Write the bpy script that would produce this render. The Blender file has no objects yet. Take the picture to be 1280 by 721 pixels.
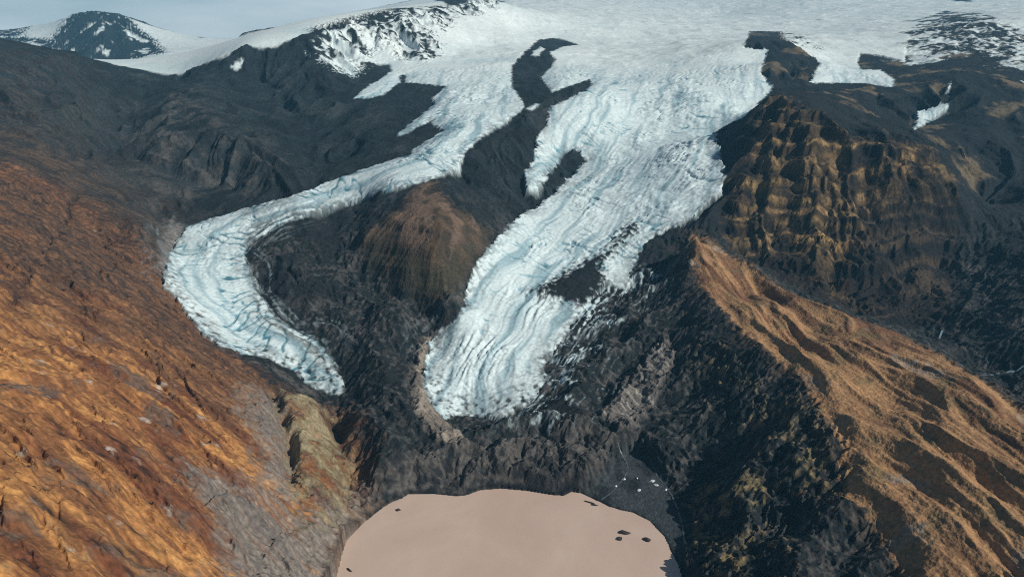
import bpy, math, random
import numpy as np
random.seed(4)
# Glacier valley. World units are metres; the lake surface is z = 0, the lookout is at (0, 0, 500), +Y runs up the valley.
# DATA holds surveyed ground points (x, y, z) and the outlines (x, y) of the ice, lake and rock zones.
DATA = {
'ctrl':[(328.1,1200,175.1),(313.1,1150,155.3),(313.3,1115.7,145.1),(313.3,1082.3,135.6),(313.2,1050,126.8),(319.2,1022.7,121.6),(324.8,996.1,116.8),(330,970.2,112.3),(334.9,945,108.2),(340.5,919.4,106.9),(345.7,894.6,105.9),(350.4,870.4,105.1),(354.8,846.9,104.5),(358.7,824,104.2),(362.3,801.7,104.1),(365.6,780,104.2),(364.9,758.3,101),(364,737.1,98.2),(363.1,716.6,95.7),(362,696.6,93.5),(360.8,677.2,91.5),(359.5,658.3,89.9),(358,640,88.5),(350.9,623.1,84.6),(344,606.6,81.1),(337.2,590.6,77.8),(330.6,575,74.7),(332.3,562.2,72.9),(333.9,549.6,71.2),(335.4,537.4,69.7),(336.7,525.4,68.3),(337.9,513.6,67.1),(338.9,502.2,66),(339.9,491,65.1),(340.7,480,64.3),(331.5,1215,178.7),(349.9,1199.8,168.7),(368,1184.8,158.9),(385.7,1170,149.3),(400.2,1151.5,143.8),(414.2,1133.3,138.5),(427.8,1115.4,133.4),(441,1097.8,128.5),(453.8,1080.4,123.8),(466.2,1063.3,119.2),(478.2,1046.5,114.8),(489.8,1030,110.6),(502,1015.1,109.1),(513.8,1000.4,107.6),(525.2,985.9,106.3),(536.3,971.6,105),(547,957.5,103.8),(557.4,943.7,102.7),(567.4,930,101.7),(570.9,908,102.1),(574.1,886.5,102.6),(576.9,865.5,103.3),(579.3,845,104.1),(581.4,825,105),(581.9,801,106.3),(581.9,777.6,107.6),(581.7,755,109.2),(579.5,733.3,109.7),(577,712.3,110.4),(574.4,691.9,111.3),(571.5,672,112.3),(570.5,655.8,112.7),(569.3,640.1,113.3),(567.9,624.7,113.9),(566.4,609.7,114.7),(564.7,595,115.6),(543.4,1780,282.9),(563.7,1786.6,303.6),(584,1793.3,324.3),(604.3,1800,345),(605,1718.1,369.1),(604.3,1640,391.2),(614.5,1578.9,377.1),(623.4,1520,364),(640.7,1503.1,356.1),(657.6,1486.5,348.3),(674.2,1470,340.6),(698,1465,335.8),(721.6,1460,331),(745.2,1455,326.3),(768.6,1450,321.5),(794.7,1445,315.2),(820.7,1440,308.8),(846.6,1435,302.5),(872.5,1430,296.2),(873.2,1404.3,279.6),(873.8,1379.1,263.5),(874.3,1354.3,247.8),(874.6,1330,232.6),(388.7,1330,197.3),(398.6,1309.5,180),(408.2,1289.4,163),(417.6,1269.5,146.4),(426.8,1250,130.1),(442.3,1232.7,123.4),(457.5,1215.7,116.9),(472.2,1199,110.6),(486.6,1182.4,104.5),(500.6,1166.1,98.5),(514.3,1150,92.7),(525.5,1129.6,88.5),(536.4,1109.6,84.5),(546.8,1090,80.6),(565.4,1083.3,75.9),(583.9,1076.6,71.3),(602.3,1070,66.6),(619.1,1064.9,63.9),(635.8,1059.9,61.1),(652.4,1054.9,58.4),(668.9,1049.9,55.6),(685.2,1044.9,52.9),(701.5,1040,50.3),(-968.9,2200,408.8),(-893,1960,382.7),(-833.6,1861.8,365.6),(-777.8,1768.6,350.3),(-725.4,1680,336.7),(-681.1,1624.9,320.8),(-638.8,1571.6,306),(-598.3,1520,292.1),(-568.1,1489.4,280.9),(-538.7,1459.4,270.1),(-510.2,1430,259.8),(-816.1,2350,405),(-751,2221.5,371.9),(-690.4,2100,342.3),(-643.3,2005.8,323.5),(-599,1915.9,306.6),(-557.1,1830,291.3),(-520,1749.9,274),(-484.9,1673.3,258.4),(-451.7,1600,244.3),(-1047.8,2300,412),(-1011.8,2319.8,422.8),(-975.3,2339.8,433.8),(-938.2,2360,444.9),(-886,2400,474.3),(-853.2,2424.6,486.7),(-819.8,2449.5,499.4),(-785.8,2474.6,512.2),(-751.1,2500,525.3),(-722.5,2548.6,537),(-692.7,2598.1,549.1),(-661.5,2648.5,561.6),(-629,2700,574.5),(-597.7,2757.5,584.6),(-564.9,2816.2,595),(-530.5,2876.2,605.8),(-494.5,2937.4,616.9),(-456.9,3000,628.5),(-420.7,3095.4,635.8),(-381.9,3193.7,643.3),(-340.2,3295.3,651.2),(-295.5,3400,659.4),(-249.7,3541,676.7),(-199.9,3687.8,695.1),(-145.5,3840.7,714.8),(-86.5,4000,735.7),(-1428.3,1850,507.2),(-1408.1,1862.4,503.4),(-1387.5,1874.8,499.5),(-1366.5,1887.4,495.6),(-1345.1,1900,491.6),(-1319.8,1912.4,486),(-1294,1924.8,480.4),(-1267.7,1937.4,474.7),(-1241,1950,468.9),(-1225.2,1974.5,461.7),(-1208.7,1999.4,454.4),(-1191.6,2024.5,446.8),(-1173.7,2050,439.1),(-1161.1,2086.5,430.7),(-1147.5,2123.7,422.1),(-1133.1,2161.5,413.2),(-1117.6,2200,404),(-1104.1,2242.5,396.5),(-1089.6,2285.8,388.8),(-1074.1,2330,380.8),(-965.6,2000,365.1),(-959.6,1931,350.7),(-952.9,1864.3,337.4),(-945.8,1800,325),(-945.2,1747.8,312),(-943.9,1697.1,299.8),(-942.1,1647.8,288.3),(-939.8,1600,277.5),(-935.5,1520,278.2),(682.3,1000,60.6),(686,976.1,55.2),(689.3,952.8,50.2),(692.3,930,45.5),(688.9,902.5,43.8),(685.3,875.9,42.4),(681.5,850,41.4),(684.2,829.8,41.8),(686.5,810,42.5),(-121.9,985,67.2),(-126.5,951.9,61.8),(-130.7,920,56.9),(-125.8,886.9,50.6),(-121.1,855,45),(-110.9,827,38.4),(-101.2,800,32.5),(-88.9,780.8,28.8),(-77,762,25.5),(-65.8,748.4,22.3),(-54.9,735,19.3),(-309.9,1230,162.4),(-288.7,1189.3,147.3),(-268.4,1150,133.2),(-246,1127.9,122.2),(-224.2,1106.2,111.6),(-203,1085,101.4),(-182.7,1068.1,95.3),(-162.9,1051.4,89.4),(-143.6,1035,83.6),(-123.7,1019.9,82.8),(-104.4,1005,82),(-268.1,840,36.8),(-255.7,818.8,31.4),(-243.7,798.1,26.3),(-232.1,778,21.5),(-220.9,757.1,16.8),(-210.1,736.8,12.3),(-199.6,717,8.3),(-186,694.1,6),(-173,672,4.1),(-774.1,1340,243.3),(-733.7,1289.7,232.6),(-695.1,1241.4,222.8),(-658.2,1194.8,213.9),(-623.1,1150,205.8),(-602.4,1113.3,194.4),(-582.4,1077.7,183.8),(-563.1,1043.3,174),(-544.5,1010,164.8),(-526.4,984.7,155.8),(-508.9,960,147.3),(-491.2,943.3,139.3),(-473.8,926.9,131.5),(-456.9,910.8,124),(-440.3,895,116.7),(-422.9,883.5,111.5),(-405.8,872.2,106.4),(-389,861,101.5),(-372.5,850,96.7),(-56,845,18.9),(0,850,28.8),(-91.8,875,34.3),(79.7,1053,73.5),(-25.2,985,60.4),(0,1150,110.8),(191.1,1315,139.1),(63.5,1310,140.5),(278.4,1708,236.9),(391.2,1600,253.6),(422.9,2358,399.7),(538.7,1980,351.3),(392.2,1900,294),(339.4,1320,170.5),(281.2,1290,145.9),(178.7,1210,106.3),(457,1570,258.2),(500.3,1720,300),(661,1960,324.7),(785,2180,383.8),(686.7,3900,539.5),(237.7,3600,536.5),(972.9,3400,534.4),(1697.4,4300,587.9),(862.4,2500,446.9),(1556.3,9000,1048.3),(551.2,8500,1017.8),(2723.6,7000,926.4),(4236.7,7000,926.4),(4833.2,7000,961.3),(1839.7,6500,765.4),(373.2,2800,455.3),(-265.4,880,31.7),(-305.9,905,44.7),(-415.4,960,84.9),(-387.3,990,99),(-561.3,1075,157.1),(-564.6,1270,183),(-481.3,1300,199.4),(-394.5,1390,220.5),(-261.1,1330,232.6),(-276.3,1480,263.5),(-158.7,1520,283.4),(-117.1,1430,258.1),(-74.7,1620,300.6),(-44.2,1950,353.5),(-177.8,1960,352.8),(-132.5,3000,499.2),(40.6,3700,575.6),(-277.8,2250,397),(-454.9,2250,392.2),(-490,2600,472.2),(-239.5,2700,471.1),(-423,1360,226.6),(-281.8,1690,301.6),(-354.6,1440,248),(-612.1,1240,182.8),(-810.3,1600,308.5),(-868.9,1800,354.9),(-752.2,1520,265.9),(-590.5,1480,237.5),(-476.1,2000,349.8),(-369.6,1690,297.7),(-653.4,2250,428.3),(-585.6,1370,208.1),(-716.7,1380,230.8),(-657.4,1290,185.9),(-617.1,1180,161.3),(-1742.3,4000,372.6),(-2435.4,5000,467.4),(-2920.8,6800,554.8),(-2231.6,7000,592.6),(-3346.6,5900,770.7),(-3478.6,5900,752.8),(-3151.2,5850,744.7),(-3569.1,5700,587.2),(-2842.1,5600,585.6),(-2607.1,5300,487.6),(-2673.7,4900,385.5),(-3001.1,4900,385.5),(-3084.7,5400,582.6),(-4139.5,6200,658.5),(-4421.2,6300,628.7),(-4835.7,6300,628.7),(-1952.9,5200,498.7),(-1796.2,7500,806.2),(-1104.4,8500,975.3),(-1040.7,1700,372.3),(-911.7,1350,292.1),(-1146.2,1720,389.6),(-1178.2,1630,395.4),(-1035.5,1850,320.1),(-1101.3,1990,372.3),(-678.3,1000,225.5),(-652.9,1100,198.1),(-682.2,880,258.5),(-924.1,1240,309),(-763,1190,246.5),(-516.9,640,240.8),(-490.7,720,208.4),(-460.9,830,163.8),(-384.1,540,204.6),(-359.3,620,160.9),(-337.4,760,106.6),(-404.6,480,237.5),(-330.6,375,236.8),(-319.9,430,198.2),(-297,490,156.1),(-264.6,565,103.4),(-270.5,290,236.8),(-259.7,330,200.5),(-246.9,385,150.5),(-223,450,91.5),(-197.8,512,35.3),(-196.2,675,15.2),(-176.9,640,8.5),(-251.9,790,44.3),(-246.2,700,53.2),(-286.8,690,81),(-206.3,730,22.6),(-494.1,965,141.6),(-445.5,925,112.7),(-328.5,845,84.6),(-240.3,820,20.8),(-275.5,1110,109.8),(-195.5,960,84.9),(-170.7,810,57),(-153.5,703,29.1),(-77.7,705,5.1),(-196.1,770,32.4),(-211.6,745,24.5),(-132.8,685,5.8),(-423.6,1110,138.8),(-351.7,1210,167.9),(-301.5,1330,197.3),(-358.9,1020,100.7),(-260.3,970,67.1),(-329.3,1110,124.4),(-182.3,1045,118.9),(-235.4,1120,121),(-305.1,1190,143.3),(-144.4,1210,224.6),(-108.5,1120,192.6),(-109.4,1020,125.3),(-187,1085,146.9),(-267.2,1175,181.9),(-72.4,1200,185.6),(-65.6,1390,228.8),(-181,1270,229.4),(-91.9,1290,225.2),(-45.4,1260,185.5),(-101.3,1000,84.1),(-154.9,1025,91.8),(-253.8,1150,140.6),(0,1650,302.5),(0,1520,248.2),(104.1,1830,342.4),(180.2,2000,389),(51.6,2300,402.1),(91.3,2750,485),(16.9,1420,197.5),(-31.9,1340,198.3),(-81.5,1095,115.1),(118.3,1690,229.9),(145.8,1660,215.3),(202.6,995,69.7),(286.2,1190,105.1),(155.2,838,29.2),(232.4,840,40.5),(214.4,920,50.4),(231.4,700,8.7),(189.5,640,-2.3),(58.8,715,9.7),(83.7,780,26.3),(10.1,745,12.8),(147.8,722,16.4),(173.6,700,8.7),(182.4,650,0.8),(313.1,760,61.6),(300.3,600,59.2),(243.8,492,53.4),(191.2,552,18.8),(250.7,650,43.8),(246.4,580,34.9),(308,508,57.2),(267.8,775,52.9),(381.3,1360,190.5),(330.4,1230,131.3),(429.1,622,103),(414.9,528,94.5),(449.6,742,94.1),(414.1,900,98.3),(388.5,1075,107.9),(419.8,450,91.5),(482.2,542,101.8),(347.9,468,75.2),(361.7,1185,144.8),(924.8,1760,328.9),(1039.1,2000,371.6),(1028,2230,385.9),(1202.4,2250,394.6),(1209,2650,443.7),(933.3,2250,404.3),(950.7,2450,473.8),(829.7,2330,450.5),(904.1,2650,526.8),(791.4,1950,385.5),(1176.1,1980,307.5),(1145.3,1680,279.8),(1023.3,1480,166.8),(867.1,1230,115.6),(760.1,1080,77.2),(870.2,1100,127.8),(773.8,950,89.2),(772.3,1020,86.9),(1063.9,1400,201.7),(1414.8,1950,353.5),(1844.8,2600,472.2),(1349.7,2150,408.5),(1469.4,2700,456.9),(1304.5,2700,456.9),(2127.2,3300,601.2),(1670.1,2800,499.3),(2245.7,3200,565.4),(2272.5,4000,622.7),(2261.6,4500,638),(843.7,1290,145.9),(966.2,1500,242.8),(-560.3,600,257),(-878.6,1000,286.9),(-367,360,247.3),(-1267.9,1500,354.2),(1075.6,1200,170.6),(1606.1,1900,315.3),(2206.9,2700,499.3),(810.8,850,96.7),(460.8,420,133.9),(-315.7,285,241.3),(235,1180,100),(220,1060,76),(220,950,58),(225,870,48),(200,760,28),(-700,100,420),(-250,150,250),(-900,500,520),(-1200,1000,560),(-1700,1700,640),(-2300,2300,640),(0,100,-8),(100,250,-8),(0,400,-8),(-60,480,-8),(150,480,-6),(350,200,60),(600,100,160),(900,500,180),(1400,1100,330),(1900,1900,560),(2800,3000,740),(5500,6500,900),(9000,12000,1100),(6000,14000,1250),(0,14500,1420),(-3000,14000,640),(-9000,13500,620),(-6500,6500,560),(-4200,4200,560),(2500,9500,1080),(-400,11500,850),(-1500,9000,560)],
'zones':{
'debris':[(37.4,1108.5),(50.5,1125.6),(63.9,1143.4),(76.6,1158.1),(89.5,1173.1),(102.7,1188.2),(120.4,1207.5),(138.5,1226),(152.1,1236.8),(165.9,1247),(179.7,1256.6),(196.5,1281),(213.5,1304.8),(227.3,1325.2),(241.5,1346.5),(252.9,1326.9),(240.1,1309.9),(227.6,1293.4),(212.6,1279.7),(197.6,1265.3),(187.2,1247.4),(177,1229),(166.9,1210.2),(167.6,1184.4),(168.3,1158.8),(157.8,1137.8),(147.5,1116.6),(137.4,1095.4),(120,1093.8),(102.7,1091.9),(85.7,1093.7),(68.6,1095.8),(53.1,1102.6)],
'orange':[(-931.8,1136.6),(-926,1145.9),(-919.6,1154.7),(-912.6,1163),(-905.3,1171.2),(-897.9,1179.4),(-890.6,1188.2),(-884,1198.1),(-878.4,1209.6),(-865.2,1205.8),(-852.3,1202.3),(-839.5,1198.9),(-826.7,1195.4),(-814,1192),(-801.2,1188.4),(-786.4,1182.9),(-771.5,1177.1),(-756.4,1170.9),(-741.3,1164.5),(-726,1157.8),(-710.2,1144.7),(-695.2,1132.7),(-680.7,1121.4),(-666.3,1109.9),(-650.4,1095.8),(-629.3,1073.6),(-608.5,1051.2),(-590.9,1034.1),(-575.7,1020.7),(-562.5,1012.4),(-550.3,1005.4),(-538.5,999.1),(-526.8,985.9),(-514.9,972.4),(-503.2,958.9),(-491.9,945.8),(-480.6,932.8),(-469.6,921.5),(-458.5,909.9),(-447.1,897.3),(-433.8,880.8),(-421.4,868.6),(-409.1,856.2),(-397.4,844.6),(-385.8,833.2),(-374.7,824.4),(-363.6,815.3),(-352.7,806.5),(-342.5,799.1),(-333.8,796.6),(-325.4,794.7),(-317.2,793.4),(-309.2,792.7),(-301.4,792.4),(-293.2,797.3),(-285.4,803.6),(-278.3,812.7),(-271.4,814.1),(-264.7,816.6),(-257.9,818.9),(-250.4,819.3),(-242.1,807.7),(-233.6,794.9),(-225.1,781.7),(-216.1,766.4),(-206.8,749.4),(-201.5,735.2),(-197,724.2),(-192.7,713.3),(-187.9,700.9),(-182.8,687),(-177.8,673),(-176.7,657.2),(-175.4,641.1),(-174.2,625.5),(-173,610.5),(-173.5,594.9),(-174.2,580.1),(-174.9,566.1),(-174.3,555.4),(-173.7,545),(-173.2,535),(-172.6,525),(-170.9,514.8),(-169.1,504.2),(-167,493),(-164.8,481.4),(-162.4,469.7),(-160,458.2),(-157.7,447),(-155.4,436.1),(-159.2,430.3),(-162.9,424.3),(-166.3,418.1),(-169.5,412),(-172.6,405.8),(-175.6,399.7),(-178.4,393.7),(-181,387.7),(-183.6,381.8),(-186,376),(-188.4,370.3),(-190.6,364.8),(-192.8,359.3),(-194.8,353.8),(-196.8,348.5),(-198.7,343.3),(-200.4,338.2),(-202.1,333.2),(-203.8,328.3),(-205.3,323.4),(-206.9,318.7),(-208.3,314.2),(-209.7,309.7),(-211.1,305.3),(-212.4,301.1),(-213.7,297),(-215,293),(-216.3,289.1),(-217.6,285.4),(-218.8,281.8),(-220.1,278.3),(-221.4,275),(-222.7,271.7),(-224,268.7),(-225.4,265.7),(-226.7,262.9),(-228.1,260.2),(-229.6,257.6),(-231.1,255.2),(-232.6,252.8),(-234.2,250.6),(-235.8,248.5),(-237.5,246.5),(-239.2,244.6),(-240.9,242.7),(-242.6,240.9),(-244.4,239.2),(-246.1,237.5),(-247.9,235.9),(-249.6,234.3),(-251.3,232.8),(-253.1,231.2),(-255.1,234.2),(-257.2,237.2),(-259.4,240.3),(-261.6,243.5),(-263.8,246.7),(-266.1,250),(-268.5,253.4),(-270.9,256.8),(-273.4,260.4),(-276,264),(-278.6,267.8),(-281.5,271.7),(-284.4,275.8),(-287.5,280.1),(-290.9,284.6),(-294.4,289.3),(-298.1,294.2),(-302.1,299.4),(-306.2,304.8),(-310.4,310.4),(-314.8,316.1),(-319.2,322),(-323.8,328),(-328.6,334.2),(-333.4,340.6),(-338.4,347.1),(-343.5,353.8),(-348.6,360.6),(-353.8,367.5),(-359,374.5),(-364.3,381.6),(-369.9,389),(-375.6,396.6),(-381.6,404.6),(-387.7,412.8),(-394.2,421.3),(-400.9,430.3),(-407.9,439.5),(-415.3,449.3),(-423.1,459.6),(-431.5,470.5),(-440.7,482.5),(-450.7,495.3),(-461.6,509.3),(-473.4,524.3),(-485.9,540.3),(-499.2,557.3),(-512.7,574.5),(-525.7,591.3),(-537.4,606.8),(-548.1,621.3),(-558.3,635.3),(-568.8,649.7),(-579.7,664.6),(-591.3,680.4),(-603.6,697.2),(-616.8,715.1),(-630.9,734.2),(-646.2,754.8),(-662.8,777.1),(-681.2,801.5),(-702,829.1),(-727.3,862),(-760.9,905.1),(-802.1,957.7),(-834.6,1000),(-856.8,1030.3),(-875.6,1056.7),(-893.7,1082.4),(-912.2,1108.7)],
'upper':[(-931.8,1136.6),(-953.5,1167.2),(-978.6,1202.2),(-1010.8,1246.1),(-1058.5,1309.4),(-1124.6,1396.1),(-1175.7,1464.6),(-1204.3,1505.5),(-1224.7,1536.2),(-1242.1,1563.4),(-1258.7,1589.8),(-1275.7,1616.8),(-1293.5,1644.9),(-1312.8,1675.1),(-1333.8,1707.7),(-1357,1743.3),(-1382.8,1782.5),(-1413,1827.5),(-1403.8,1841.8),(-1395.5,1857.9),(-1387.7,1875.1),(-1380,1893),(-1372.6,1911.7),(-1365.7,1931.8),(-1351.1,1939.2),(-1336.6,1947),(-1321.5,1954.1),(-1306.2,1961.2),(-1290.5,1967.9),(-1276.2,1976.9),(-1264.2,1990),(-1229.3,1947.9),(-1203.9,1920.3),(-1181.1,1896.7),(-1158.7,1873.6),(-1135.1,1848.2),(-1107.9,1816.5),(-1051.5,1722.1),(-1029,1683.4),(-1016.1,1660.5),(-1004.3,1639.3),(-991.8,1617.1),(-977.4,1591.7),(-959.2,1560.3),(-934.5,1518.3),(-906.3,1487.4),(-873.7,1448.4),(-842.5,1411.1),(-814.4,1378.3),(-789.2,1349.9),(-765.9,1324.1),(-741.7,1293.6),(-718.3,1263.8),(-694.5,1232.8),(-672.3,1204.2),(-654.2,1182.7),(-635.5,1159.5),(-618.1,1138.6),(-603.4,1113.1),(-590.8,1091.8),(-578.2,1070.1),(-564.3,1046),(-573.8,1046.1),(-585.3,1049.6),(-598.7,1056.6),(-614.5,1067.5),(-632.6,1082.2),(-650.4,1095.8),(-666.3,1109.9),(-680.7,1121.4),(-695.2,1132.7),(-710.2,1144.7),(-726,1157.8),(-741.3,1164.5),(-756.4,1170.9),(-771.5,1177.1),(-786.4,1182.9),(-801.2,1188.4),(-814,1192),(-826.7,1195.4),(-839.5,1198.9),(-852.3,1202.3),(-865.2,1205.8),(-878.4,1209.6),(-884,1198.1),(-890.6,1188.2),(-897.9,1179.4),(-905.3,1171.2),(-912.6,1163),(-919.6,1154.7),(-926,1145.9)],
'scree':[(-298.5,536),(-293.4,539),(-288.2,542.1),(-282.8,545.2),(-277.2,546.8),(-271.5,548.6),(-265.9,550.5),(-260.4,552.9),(-258.1,565.8),(-256.5,580.8),(-254.8,596.7),(-259.1,612),(-263.6,628),(-268.2,644.6),(-273,661.7),(-280.8,667.8),(-288.8,674),(-296.6,679.9),(-304.5,685.7),(-312.4,691.5),(-315.2,710.8),(-317.6,729.8),(-320,749.5),(-322.9,771.2),(-314.8,774.8),(-306.5,778.5),(-298.2,782.5),(-291.5,768.3),(-285.2,755),(-279.2,742.2),(-273.1,729.5),(-267,716.5),(-262,699.9),(-257.5,684.8),(-253.2,670.3),(-249,656.1),(-244.7,642),(-240.5,628.1),(-234.9,617.7),(-229.4,607.6),(-224.2,598),(-219.1,588.8),(-214.3,580.1),(-209.3,590.9),(-204,601.7),(-198.4,612.7),(-192.6,623.8),(-190.4,637.9),(-188.1,652.6),(-185.7,667.9),(-178.6,655.8),(-171.7,643.9),(-172.3,629.8),(-172.8,615.9),(-173.2,602.6),(-173.8,589.9),(-174.3,577.7),(-174.9,566.1),(-174.3,555.4),(-173.7,545),(-173.2,535),(-172.6,525),(-170.9,514.8),(-169.1,504.2),(-167,493),(-164.8,481.4),(-162.4,469.7),(-160,458.2),(-157.7,447),(-155.4,436.1),(-159.9,431.1),(-164.1,425.9),(-168.2,420.5),(-172,415),(-175.7,409.5),(-179.1,403.9),(-182.5,398.4),(-185.7,392.9),(-188.7,387.4),(-191.6,382),(-194.5,376.8),(-197.2,371.5),(-200.3,378.5),(-203.6,385.8),(-207,393.1),(-210.4,400.7),(-213.9,408.4),(-217.4,416.3),(-221,424.3),(-224.7,432.4),(-228.3,440.6),(-232,448.7),(-235.6,456.9),(-239.1,465),(-243.3,473),(-247.5,481.1),(-251.7,489.2),(-255.9,497.3),(-260.6,499.7),(-265.3,502.1),(-270.1,504.6),(-275,507.3),(-280.6,513.9),(-286.3,520.9),(-292.3,528.2)],
'olive':[(-312.1,789.7),(-304.8,795.3),(-297.8,801.9),(-291.2,810.4),(-285.6,822.2),(-280.4,836.2),(-270.2,830.1),(-260.4,825),(-250.4,819.3),(-242.7,806.7),(-235,793.7),(-227.4,781.1),(-219.7,767.4),(-211.4,751.2),(-206,736),(-201.7,724.4),(-197.7,713.6),(-193.1,700.9),(-191.1,683.5),(-188.5,664.8),(-186.5,648.2),(-184.6,632.5),(-186.9,616.1),(-189.1,600.5),(-191.3,585.7),(-197.8,573.7),(-204.1,561.9),(-208.4,571.3),(-212.8,581.1),(-217.4,591.4),(-222.9,600.1),(-228.6,609),(-234.5,618.4),(-238.9,631.1),(-243.4,644.1),(-248,657.5),(-252.7,671),(-257.5,684.8),(-263.6,697.9),(-270.1,711.8),(-276.7,726.1),(-283.3,740.4),(-290.1,751.7),(-297,763.5),(-304.3,776)],
'knoll':[(-283.4,1213.6),(-271.1,1212.7),(-260.3,1218.2),(-250.6,1229.4),(-236.8,1230.8),(-223.6,1235.2),(-210.7,1242),(-198.2,1251.9),(-194.1,1278.3),(-189.7,1304),(-179.2,1347.2),(-159.6,1357),(-146.5,1319.8),(-133.9,1283.8),(-121,1267.8),(-108.9,1256.5),(-97.2,1249.6),(-85.8,1245.8),(-74.5,1244.2),(-58.3,1244.5),(-42,1245.2),(-47.5,1218.4),(-52.9,1194.1),(-58.1,1172.2),(-63.4,1153),(-69.6,1136.4),(-75.8,1121.8),(-82,1108.4),(-87.9,1094.2),(-95,1073.6),(-101.5,1050),(-108.4,1034.1),(-123.6,1048.3),(-138.7,1059.2),(-148.9,1068.1),(-158.8,1074.9),(-168.6,1080.5),(-178.5,1086.4),(-189.1,1096.3),(-205.6,1114.5),(-222,1130),(-238,1141.8),(-247.6,1152.8),(-257.1,1163),(-267.4,1176.4)],
'tan':[(610.6,1657.2),(608.7,1606.7),(614.1,1577.8),(618.7,1548.1),(624.5,1522.7),(636.3,1507),(649.1,1494.5),(661.8,1482.4),(674.8,1471.2),(690.2,1466.8),(705.9,1463.4),(721.8,1460.2),(737.5,1456.9),(753.2,1453.6),(769,1450.8),(784.7,1447.5),(800.7,1444.8),(816.6,1442.1),(832.3,1439.1),(852.2,1434.1),(878.3,1439.6),(878.3,1419.3),(882.3,1405.7),(885.7,1391.5),(887.3,1374.8),(867.5,1351.8),(855,1340),(844.2,1331),(833.9,1322.6),(817.3,1320.5),(800.2,1317.4),(782.8,1313.7),(765.4,1310),(748.1,1306.5),(731.8,1305.1),(715.7,1304.1),(699.9,1303.7),(684.3,1303.7),(678.3,1291),(672.2,1278.2),(666.1,1265.4),(659.9,1252.5),(647.7,1238.7),(635.5,1224.5),(623,1209.9),(621.2,1194.4),(619,1178.2),(616.1,1161.1),(612.3,1142.6),(597.5,1141.4),(582.7,1140.3),(567.8,1139),(561.4,1152),(554.7,1164.9),(547.8,1177.6),(540.5,1190.1),(532.8,1202.2),(530.4,1217.8),(527.6,1232.8),(524.4,1247.4),(505,1244.7),(485.2,1240.8),(471.8,1246.6),(458.1,1252.1),(444,1256.7),(428.7,1258),(426.9,1276.4),(424.2,1292.8),(429,1309.1),(434,1325.9),(439.5,1344.5),(445.8,1365.4),(456,1387),(466.3,1408.6),(476.6,1430.1),(487,1451.8),(497.7,1473.8),(509.6,1494.4),(521.6,1514.8),(533.7,1535.3),(546,1556),(558.6,1577.5),(572.5,1595.1),(587.6,1615.7)],
'cliff':[(610.6,1657.2),(609.6,1611),(615.9,1586.1),(621.6,1560.8),(627.3,1536.7),(635.4,1519.1),(644.9,1505.8),(654.9,1493.8),(664.7,1482.1),(674.8,1471.2),(690.2,1466.8),(705.9,1463.4),(721.8,1460.2),(737.5,1456.9),(753.2,1453.6),(769,1450.8),(783.7,1447.5),(798.7,1444.7),(813.6,1441.9),(828.3,1438.8),(842.8,1435.5),(857.7,1432.8),(878.3,1439.6),(873.6,1413.9),(873.7,1396.3),(873.9,1379.3),(873.8,1362.1),(875.1,1347.2),(879,1336.7),(875.5,1327),(873.3,1319.1),(871.4,1311.8),(869.5,1304.6),(867.4,1297),(864.8,1288.7),(861.4,1279.2),(857,1268.2),(851.1,1255.2),(843.6,1239.8),(832.5,1222.6),(819.3,1202.6),(804.6,1180.3),(789.3,1157.1),(774.1,1134.1),(759.6,1112.2),(746.3,1092),(734.2,1073.5),(722.3,1055.4),(715.1,1063.9),(705.6,1069.1),(694.3,1071.9),(682.2,1073.2),(669.5,1073.8),(656.5,1073.8),(643.3,1073.6),(629.8,1072.8),(616.1,1071.5),(601.3,1068.3),(590.8,1073.2),(579.8,1077.1),(568.7,1081.1),(557.6,1085.1),(545.4,1087.2),(540.1,1100.7),(533.7,1112.4),(527.1,1124.2),(520.4,1136.2),(513.3,1147.9),(505.5,1158.2),(497.1,1167.6),(488.6,1177.2),(480.1,1187.1),(471.5,1197.1),(462.8,1207.3),(454,1217.8),(445.1,1228.4),(435.8,1238.6),(425.4,1245.7),(422,1262.9),(417.3,1276.5),(412.2,1289.4),(415.7,1305.1),(419.1,1321),(423.3,1339.2),(428.8,1361.6),(435.3,1387.4),(442.1,1414.1),(449.1,1441.9),(456.8,1471.8),(469.7,1495.2),(482.6,1518.2),(495.2,1539.9),(507.4,1560),(519.4,1579.3),(531.8,1599.3),(545.2,1604.6),(558.9,1610.4),(573,1617.7),(588.5,1628.6)],
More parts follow.
